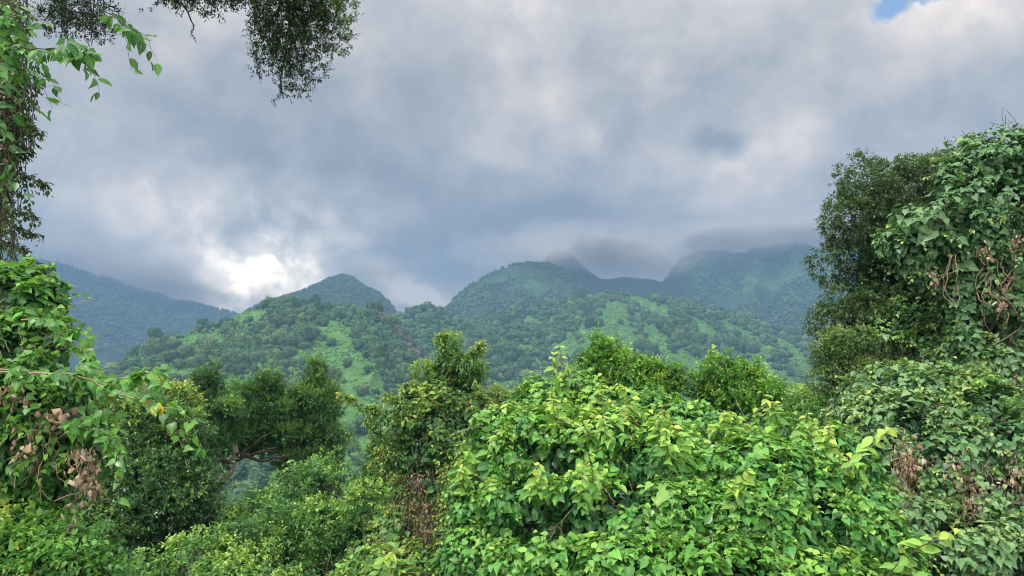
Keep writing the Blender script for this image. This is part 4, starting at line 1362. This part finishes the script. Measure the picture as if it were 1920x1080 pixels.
# ------------------------------------------------------------------ loose green shrubs, middle bottom
small_tree('loose_shrub', 'loose light green shrub between the feathery trees and the vine column', [(650, 895, 17, 60, 36), (700, 885, 17, 40, 36), (605, 925, 16.5, 50, 36), (660, 920, 16, 80, 50), (720, 920, 15.5, 40, 60), (580, 970, 15.5, 60, 44), (650, 990, 15, 80, 60), (720, 1000, 14.5, 50, 60),
           (540, 1020, 14.5, 70, 50), (640, 1060, 14, 90, 50), (690, 1030, 14, 60, 50)], (640, 1010, 16), SHRUB, OVATE, 6500, .10, .46, k=7, slen=(.12, .3), sprig=350, hollow=.46, seed=86, nt=300, tr_=.3, trunk_r=.09, cat='shrub', tn=.7, frac=.7, young=.4, noise=.4)
small_tree('understorey_shrub', 'shaded shrub with drooping leaves under the pale crooked trunk', [(460, 985, 19, 60, 26), (500, 960, 19.5, 40, 30), (380, 1000, 18.5, 50, 30), (470, 1010, 18, 80, 36), (545, 960, 18.5, 40, 40), (555, 915, 20, 30, 26)], (470, 1020, 19), SHRUB, OVATE, 2600, .13, .38, k=6,
           slen=(.2, .5), seed=89, hollow=.46, sprig=80, nt=80, tr_=.34, trunk_r=.08, cat='shrub', tn=.6, hang=.4, droop=.3)
small_tree('compound_leaf_shrub', 'light green shrub of broad drooping leaves along the bottom edge, left of centre', [(330, 1060, 11.5, 50, 24), (400, 1045, 11.5, 50, 30), (470, 1060, 11.3, 50, 30), (300, 1095, 11, 60, 24), (390, 1090, 10.8, 70, 26), (500, 1095, 10.8, 60, 24), (440, 1010, 11.6, 26, 18)],
           (400, 1090, 11.4), SHRUB, OVATE, 2600, .085, .55, k=7, slen=(.12, .28), sprig=80, hollow=.42, seed=92, nt=90, tr_=.22, trunk_r=.06, cat='shrub', tn=.5, hang=.35, droop=.35, up=.8, inner=(.8,))
vine_mass('vine_clump', 'small yellow-green vine clump at the bottom edge left of the column foot', 'vine', [(700, 1070, 8.2, 44, 30), (740, 1090, 8, 40, 30), (660, 1100, 8.2, 50, 26)], (700, 1110, 8.3), VINE_A, 1200, .07, .5, shoots=160, shoot_len=.3, seed=95, trunk_r=.03)

# ------------------------------------------------------------------ left: vine-covered tree close by
vine_mass('vine_covered_tree', 'leafy vine-covered tree filling the left edge, with withered brown leaves hanging from it', 'vine-covered tree',
          [(10, 560, 5.4, 70, 60), (55, 590, 5.4, 50, 44), (30, 650, 5.2, 80, 60), (90, 660, 5.1, 40, 36), (60, 720, 5, 90, 50), (130, 725, 4.9, 50, 28), (40, 790, 5, 100, 60), (120, 790, 4.9, 50, 40), (60, 860, 5, 90, 60), (150, 850, 4.9, 44, 30), (20, 920, 5.1, 90, 60),
           (90, 910, 5.1, 60, 44), (-40, 700, 5.3, 70, 120), (-140, 640, 5.6, 80, 130), (-140, 860, 5.5, 90, 130), (100, 560, 5.5, 16, 20)],
          (-40, 860, 5.6), VINE_L, 13500, .060, .40, mix=(SHRUB, OVATE, 1.0, .58), shoots=1500, shoot_len=.26, noise=.28, seed=101, up=.5, youngtop=.3, tn=.5, tscale=2.5, trunk_r=.16, shoot_young=.3, yellow=5,
          dry=[(165, 880, 4.6, 18, 34, 90, .036), (150, 850, 4.6, 30, 16, 60, .034), (175, 915, 4.6, 12, 26, 50, .034), (110, 780, 4.7, 40, 20, 40, .034), (20, 740, 4.6, 30, 30, 50, .034), (135, 985, 4.6, 6, 44, 30, .034), (50, 840, 4.6, 30, 30, 40, .034)],
          stems=([(x, y, 4.65) for x, y in ((30, 760), (60, 780), (90, 800), (10, 700), (120, 810))], 6, .4, .003))
# long branches crossing in front of the hill


def leafy_branch(name, label, pts, rad, size, tint, mat_, tmpl, per=2, cat='branch', bark=None, yellow=0, hang=.5, jit=.3, sub=0, start=.15, n=30, wob=.03, young=.2):
    L = Leaves()
    q = curve([at(*p) for p in pts], n, wob)
    paths = [(q, np.linspace(rad, rad * .25, len(q)))]
    spots = [(q[i], i / len(q)) for i in range(int(len(q) * start), len(q))]
    for j in range(sub):
        i = rng.integers(int(len(q) * start), len(q) - 1)
        d = unit(unit(q[min(i + 1, len(q) - 1)] - q[i - 1]) * .7 + rng.normal(size=3) * np.array([.3, .5, .6]))
        ln = rng.uniform(.5, 1.2) * size * 3.2
        c = curve([q[i], q[i] + d * ln * .5, q[i] + d * ln - np.array([0, 0, ln * .35])], 8, .01)
        paths.append((c, np.linspace(rad * .35, rad * .15, len(c))))
        spots += [(c[a], .5) for a in range(2, len(c), 2)]
    for p, f in spots:
        m_ = per
        T = unit(rng.normal(size=(m_, 3)) * np.array([.8, .6, .4]) - np.array([0, 0, hang]) + np.array([.25, 0, 0]))
        N = np.array([0, -.55, .65]) + rng.normal(size=(m_, 3)) * jit
        off = T * size * .15
        L.add(p + off, T, N, size * rng.uniform(.55, 1.15, m_), tint + young * f + rng.normal(size=m_) * .12, rng.uniform(.6, 1.6, m_))
    t = thing(name, label, cat, tuple(q[0]))
    part('leaves', L.mesh('leaves', tmpl), t, mat_)
    part('stem', tubes('stem', paths, 5), t, bark or STEM)
    if yellow:
        L = Leaves()
        k = rng.integers(int(len(q) * .5), len(q), yellow)
        T = unit(rng.normal(size=(yellow, 3)) * .35 - np.array([0, 0, 1.0]))
        L.add(q[k], T, np.array([0, -.8, .3]) + rng.normal(size=(yellow, 3)) * .3, size * rng.uniform(.8, 1.15, yellow), rng.uniform(0, 1, yellow))
        part('yellow_leaves', L.mesh('yellow_leaves', tmpl), t, YEL)
    return t


LB = 'long leafy branches reaching right from the left tree'
for pts, lb, y_, sb in (([(-40, 700, 4.6), (60, 698, 4.5), (140, 706, 4.4), (220, 735, 4.3), (290, 757, 4.25), (338, 770, 4.2)], 'long thin branch with yellowing leaves reaching furthest right from the left tree', 5, 10),
                        ([(-20, 690, 4.7), (80, 700, 4.6), (160, 708, 4.5), (230, 712, 4.4), (278, 698, 4.35)], 'upper of the thin branches reaching right from the left tree, green leaves', 1, 9),
                        ([(40, 600, 5.0), (90, 600, 4.9), (115, 625, 4.85), (150, 655, 4.8), (165, 668, 4.8)], 'short drooping branch above the long ones on the left tree', 0, 5),
                        ([(100, 790, 4.6), (160, 800, 4.5), (205, 820, 4.45), (222, 850, 4.4)], 'short branch with pale green leaves below the long branches', 0, 6)):
    o = leafy_branch('leafy_branch', lb, pts, .006, .068, .42, VINE_L, HEART, per=2, yellow=y_, sub=sb)
    o['group'] = LB

# ------------------------------------------------------------------ left bottom shrub
small_tree('pale_leaved_shrub', 'pale yellow-green shrub in the bottom left corner', [(30, 1000, 4.9, 70, 30), (90, 1010, 4.8, 60, 30), (140, 1040, 4.7, 50, 26), (20, 1050, 4.6, 90, 44), (110, 1080, 4.5, 90, 40), (180, 1090, 4.6, 40, 26), (-40, 1030, 4.7, 70, 60)],
           (50, 1120, 4.9), VINE_L, OVATE, 1100, .052, .42, k=8, slen=(.1, .24), seed=111, nt=70, tr_=.09, bias=(.1, -.1, .5), trunk_r=.03, cat='shrub', hang=.25, up=.9, droop=.3, inner=(.8, .55), tn=.3)

# ------------------------------------------------------------------ left top: hanging vine curtain
L = Leaves(); st = []
for i in range(150):
    px = abs(rng.normal()) * 34 - 24
    top = rng.uniform(-60, 250)
    bot = top + rng.uniform(120, 330)
    bot = min(bot, 520)
    d = rng.uniform(6.2, 7.4)
    q = curve([at(px, top, d), at(px + rng.normal() * 6, (top + bot) / 2, d), at(px + rng.normal() * 10, bot, d)], 22, .06)
    st.append((q, .0045))
    k = rng.integers(2, len(q), rng.integers(24, 46))
    sprays(L, q[k], unit(rng.normal(size=(len(k), 3)) + np.array([.1, -.1, -.2])), rng.uniform(.03, .12, len(k)), 3, .05, rng.uniform(.0, .42), droop=.3, hang=.6, young=.1, side=.5)
for x, y, s_ in ((75, 250, 18), (85, 345, 16), (70, 160, 16), (60, 290, 20), (68, 410, 18), (95, 505, 18), (70, 440, 26), (50, 470, 26)):
    c = at(x, y, 6.6)
    q = curve([at(x - 55, y - 18, 6.7), at(x - 25, y - 12, 6.6), c], 10, .04)
    st.append((q, .004))
    k = rng.integers(2, len(q), 26)
    sprays(L, q[k], unit(rng.normal(size=(26, 3)) + np.array([.4, 0, -.3])), rng.uniform(.03, .12, 26), 3, .055, .25, droop=.4, hang=.6, young=.1)
VD = leaf_mat('vine_leaf_dark', [(0, (.05, .035, .03)), (.2, (.045, .07, .03)), (.5, (.06, .13, .04)), (1, (.14, .26, .06))], trans=.22, rough=.45, vein=0)  # dark reddish-green leaf colours of the hanging vine
t = thing('hanging_vine', 'curtain of thin dark vines with small leaves hanging down the upper left edge', 'vine', tuple(at(0, -60, 6.8)))
part('leaves', L.mesh('leaves', OVATE), t, VD)
part('stem', tubes('stem', st, 4), t, DSTEM)
# broad leaves close by at the top left corner
BL = 'broad-leaved branches at the top left corner'
for pts, lb, sb, tn_ in (([(-60, 70, 4.3), (0, 80, 4.2), (60, 85, 4.1), (115, 92, 4.05), (160, 100, 4.0)], 'broad bright-leaved branch hanging at the top left corner, drooping tip', 12, .25),
                         ([(60, -40, 4.3), (130, -10, 4.25), (190, 12, 4.2), (235, 45, 4.15), (258, 62, 4.1)], 'thin branch with a few broad dark leaves at its tip, top left', 4, .15),
                         ([(-50, -30, 4.4), (-10, 10, 4.3), (20, 50, 4.3), (20, 110, 4.2)], 'bright green leaves hanging straight down in the top left corner', 9, .3),
                         ([(-50, 110, 4.4), (-10, 120, 4.3), (30, 130, 4.3), (85, 150, 4.2)], 'leaf spray below the broad-leaved branch at the top left', 5, .25),
                         ([(-60, 180, 4.6), (-20, 200, 4.5), (10, 260, 4.5), (10, 380, 4.5)], 'bright leaves in front of the dark hanging vine on the left edge', 5, .08)):
    o = leafy_branch('broad_leaf_branch', lb, pts, .006, .085, tn_, VINE_L, OVATE, per=2 if sb > 6 else 1, sub=sb, bark=DSTEM, hang=.75, jit=.5, young=.1, start=.55 if sb == 4 else .15)
    o['group'] = BL

# ------------------------------------------------------------------ overhanging tree: trunk out of frame at the left, limbs over the top
spec = [(560, -10, 9, 90, 50), (600, 25, 9, 46, 44), (625, 45, 9, 24, 40), (530, 35, 9, 60, 40), (500, 20, 9, 44, 34), (545, 85, 9, 44, 34), (520, 110, 9, 36, 26), (570, 125, 9, 28, 30), (545, 145, 9, 32, 26), (527, 172, 9, 9, 14), (575, 80, 9, 24, 24), (485, 62, 9, 12, 14),
        (350, -14, 9, 70, 24), (390, -4, 9, 28, 20), (440, -20, 9, 40, 20), (150, 10, 9.3, 50, 40), (185, 45, 9.2, 20, 28), (110, 20, 9.4, 40, 30), (170, 75, 9.2, 18, 12), (300, -20, 9, 40, 14)]
lob = px_lobes(spec, .9)
root = at(-420, -60, 9.6)
t = thing('overhanging_tree', 'small-leaved tree whose dark branches hang into the top of the picture against the sky', 'tree', (root[0], root[1], float(ground_h(root[0], root[1]))))
part('trunk', tubes('trunk', [trunk_to_ground(root, .25)], 12), t, BARK)
main = curve([root, at(-100, -230, 9.4), at(200, -230, 9.2), at(450, -160, 9.0), at(600, -100, 9.0)], 30, .2)
br = [(main, np.linspace(.16, .05, len(main)))]
for c, r in lob:
    i = int(np.argmin(np.linalg.norm(main - c, axis=1)))
    i = max(i - 3, 0)
    q = curve([main[i], (main[i] + c) / 2 + np.array([-.05, 0, .05]), c], 14, .15)
    br.append((q, np.linspace(.022, .007, len(q))))
    for j in range(4):
        e = c + rand_dirs(1)[0] * r * .9
        s_ = q[rng.integers(7, len(q))]
        br.append((curve([s_, (s_ + e) / 2 + rng.normal(size=3) * .03, e], 6, .03), np.linspace(.008, .003, 6 + 0)[:len(curve([s_, (s_ + e) / 2, e], 6))]))
br = [(p, np.interp(np.linspace(0, 1, len(p)), np.linspace(0, 1, len(r)), r)) for p, r in br]
tw = curve([at(330, -20, 9), at(345, 15, 9), at(362, 40, 9), at(360, 60, 9), at(367, 78, 9)], 14, .03)
br.append((tw, np.linspace(.014, .005, len(tw))))
part('branch', tubes('branch', br, 5), t, DSTEM)
L = Leaves()
tf = tufts(lob, 260, .085, flat=1.0, lo=.2, hi=1.25)
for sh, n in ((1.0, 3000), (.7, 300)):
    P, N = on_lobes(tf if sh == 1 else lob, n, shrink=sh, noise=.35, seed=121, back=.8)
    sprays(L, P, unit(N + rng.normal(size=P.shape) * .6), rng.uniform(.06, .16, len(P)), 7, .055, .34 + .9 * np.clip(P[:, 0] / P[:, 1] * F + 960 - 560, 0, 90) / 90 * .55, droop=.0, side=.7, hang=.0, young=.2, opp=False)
P = tw[rng.integers(5, len(tw), 16)]
sprays(L, P, rand_dirs(16), .03, 2, .03, .1)
OVERL = _tm([(0, 0, 0), (0, .5, -.02), (0, 1.0, -.10)], [(-.19, .42, .05)], [(0, l(0), 1), (1, l(0), 2)])
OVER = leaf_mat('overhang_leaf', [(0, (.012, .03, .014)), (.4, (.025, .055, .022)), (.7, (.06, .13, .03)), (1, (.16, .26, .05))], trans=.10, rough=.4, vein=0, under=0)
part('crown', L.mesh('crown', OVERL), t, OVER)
# ------------------------------------------------------------------ air
def volume_mat(name, color, dens, aniso=0.0):
    m, t = mat(name)
    v = t.n('ShaderNodeVolumePrincipled')
    v.inputs['Color'].default_value = (*color, 1)
    v.inputs['Density'].default_value = dens
    v.inputs['Anisotropy'].default_value = aniso
    o = t.n('ShaderNodeOutputMaterial')
    t.put(o.inputs['Volume'], v.outputs[0])
    return m


x0, x1, y0, y1, z0, z1 = -3900, 3900, -420, 4400, -110, 700
bv = [(x, y, z) for x in (x0, x1) for y in (y0, y1) for z in (z0, z1)]
bf = [(0, 1, 3, 2), (4, 6, 7, 5), (0, 4, 5, 1), (2, 3, 7, 6), (0, 2, 6, 4), (1, 5, 7, 3)]
hz = link('haze', mesh_from('haze', bv, bf, 4, smooth=False), mat=volume_mat('haze', (.165, .32, .56), 0.00044))
tag(hz, 'pale blue haze filling the valley', 'haze', kind='stuff')

# banks of low cloud wrapped round the summits: lumpy bodies of thin even mist
MV, MF = ico(4)
MIST = [  # px, py, distance, half width, half height (px), half depth m, density
    (1340, 456, 2450, 170, 26, 260, .0055), (1480, 446, 2450, 190, 30, 260, .0055), (1420, 425, 2500, 260, 40, 300, .0016),
    (1300, 462, 2500, 60, 16, 200, .0040), (1570, 452, 2450, 120, 24, 240, .0030),
    (1060, 468, 2150, 90, 30, 200, .0040), (1110, 478, 2150, 90, 26, 200, .0045), (1180, 490, 2200, 110, 26, 220, .0040), (1030, 478, 1900, 60, 12, 140, .0045),
    (980, 470, 1880, 90, 20, 150, .0030), (1150, 470, 2300, 220, 40, 300, .0014), (1230, 500, 2250, 60, 16, 160, .0030),
    (60, 470, 3000, 160, 24, 400, .0030), (170, 492, 3000, 150, 22, 400, .0035), (280, 524, 3000, 140, 24, 400, .0035), (370, 552, 3000, 110, 20, 350, .0035),
    (-60, 440, 2950, 200, 40, 400, .0025),
    (690, 512, 2000, 60, 16, 150, .0018), (640, 495, 2050, 70, 14, 150, .0016), (730, 520, 2080, 50, 16, 150, .0022),
]
parts_ = []
for i, m_ in enumerate(MIST):
    for j in range(4):
        px, py, d, hw, hh, hd, dn = m_
        f = rng.uniform(.55, .95)
        parts_.append((i, px + rng.normal() * hw * .35, py - hh * .25 + rng.normal() * hh * .45, d + rng.normal() * hd * .25, hw * f, hh * f * rng.uniform(1.1, 1.9), hd * f, dn * (.24 if i < 5 else .2 if 12 <= i < 17 else .22)))
for i, px, py, d, hw, hh, hd, dn in parts_:
    c = at(px, py, d)
    n = fbm(MV * 1.9 + px * 7.3, 60 + i, 4) - 0.5
    v = MV * (1 + 0.9 * n)[:, None] * np.array([hw * d / F, hd, hh * d / F])
    o = link('low_cloud', mesh_from('low_cloud', v, MF, 3), mat=volume_mat('low_cloud', (.92, .93, .95), dn))
    o.location = c
    lb = ('pale cloud bank lying along the top of the broad right mountain' if i < 5 else
          'grey cloud wrapped round the summits behind the middle hill' if i < 12 else
          'cloud edge covering the crest of the far left mountain' if i < 17 else 'thin cloud trailing from the pointed peak')
    tag(o, lb, 'cloud', 'cloud banks on the mountain tops', kind='stuff')
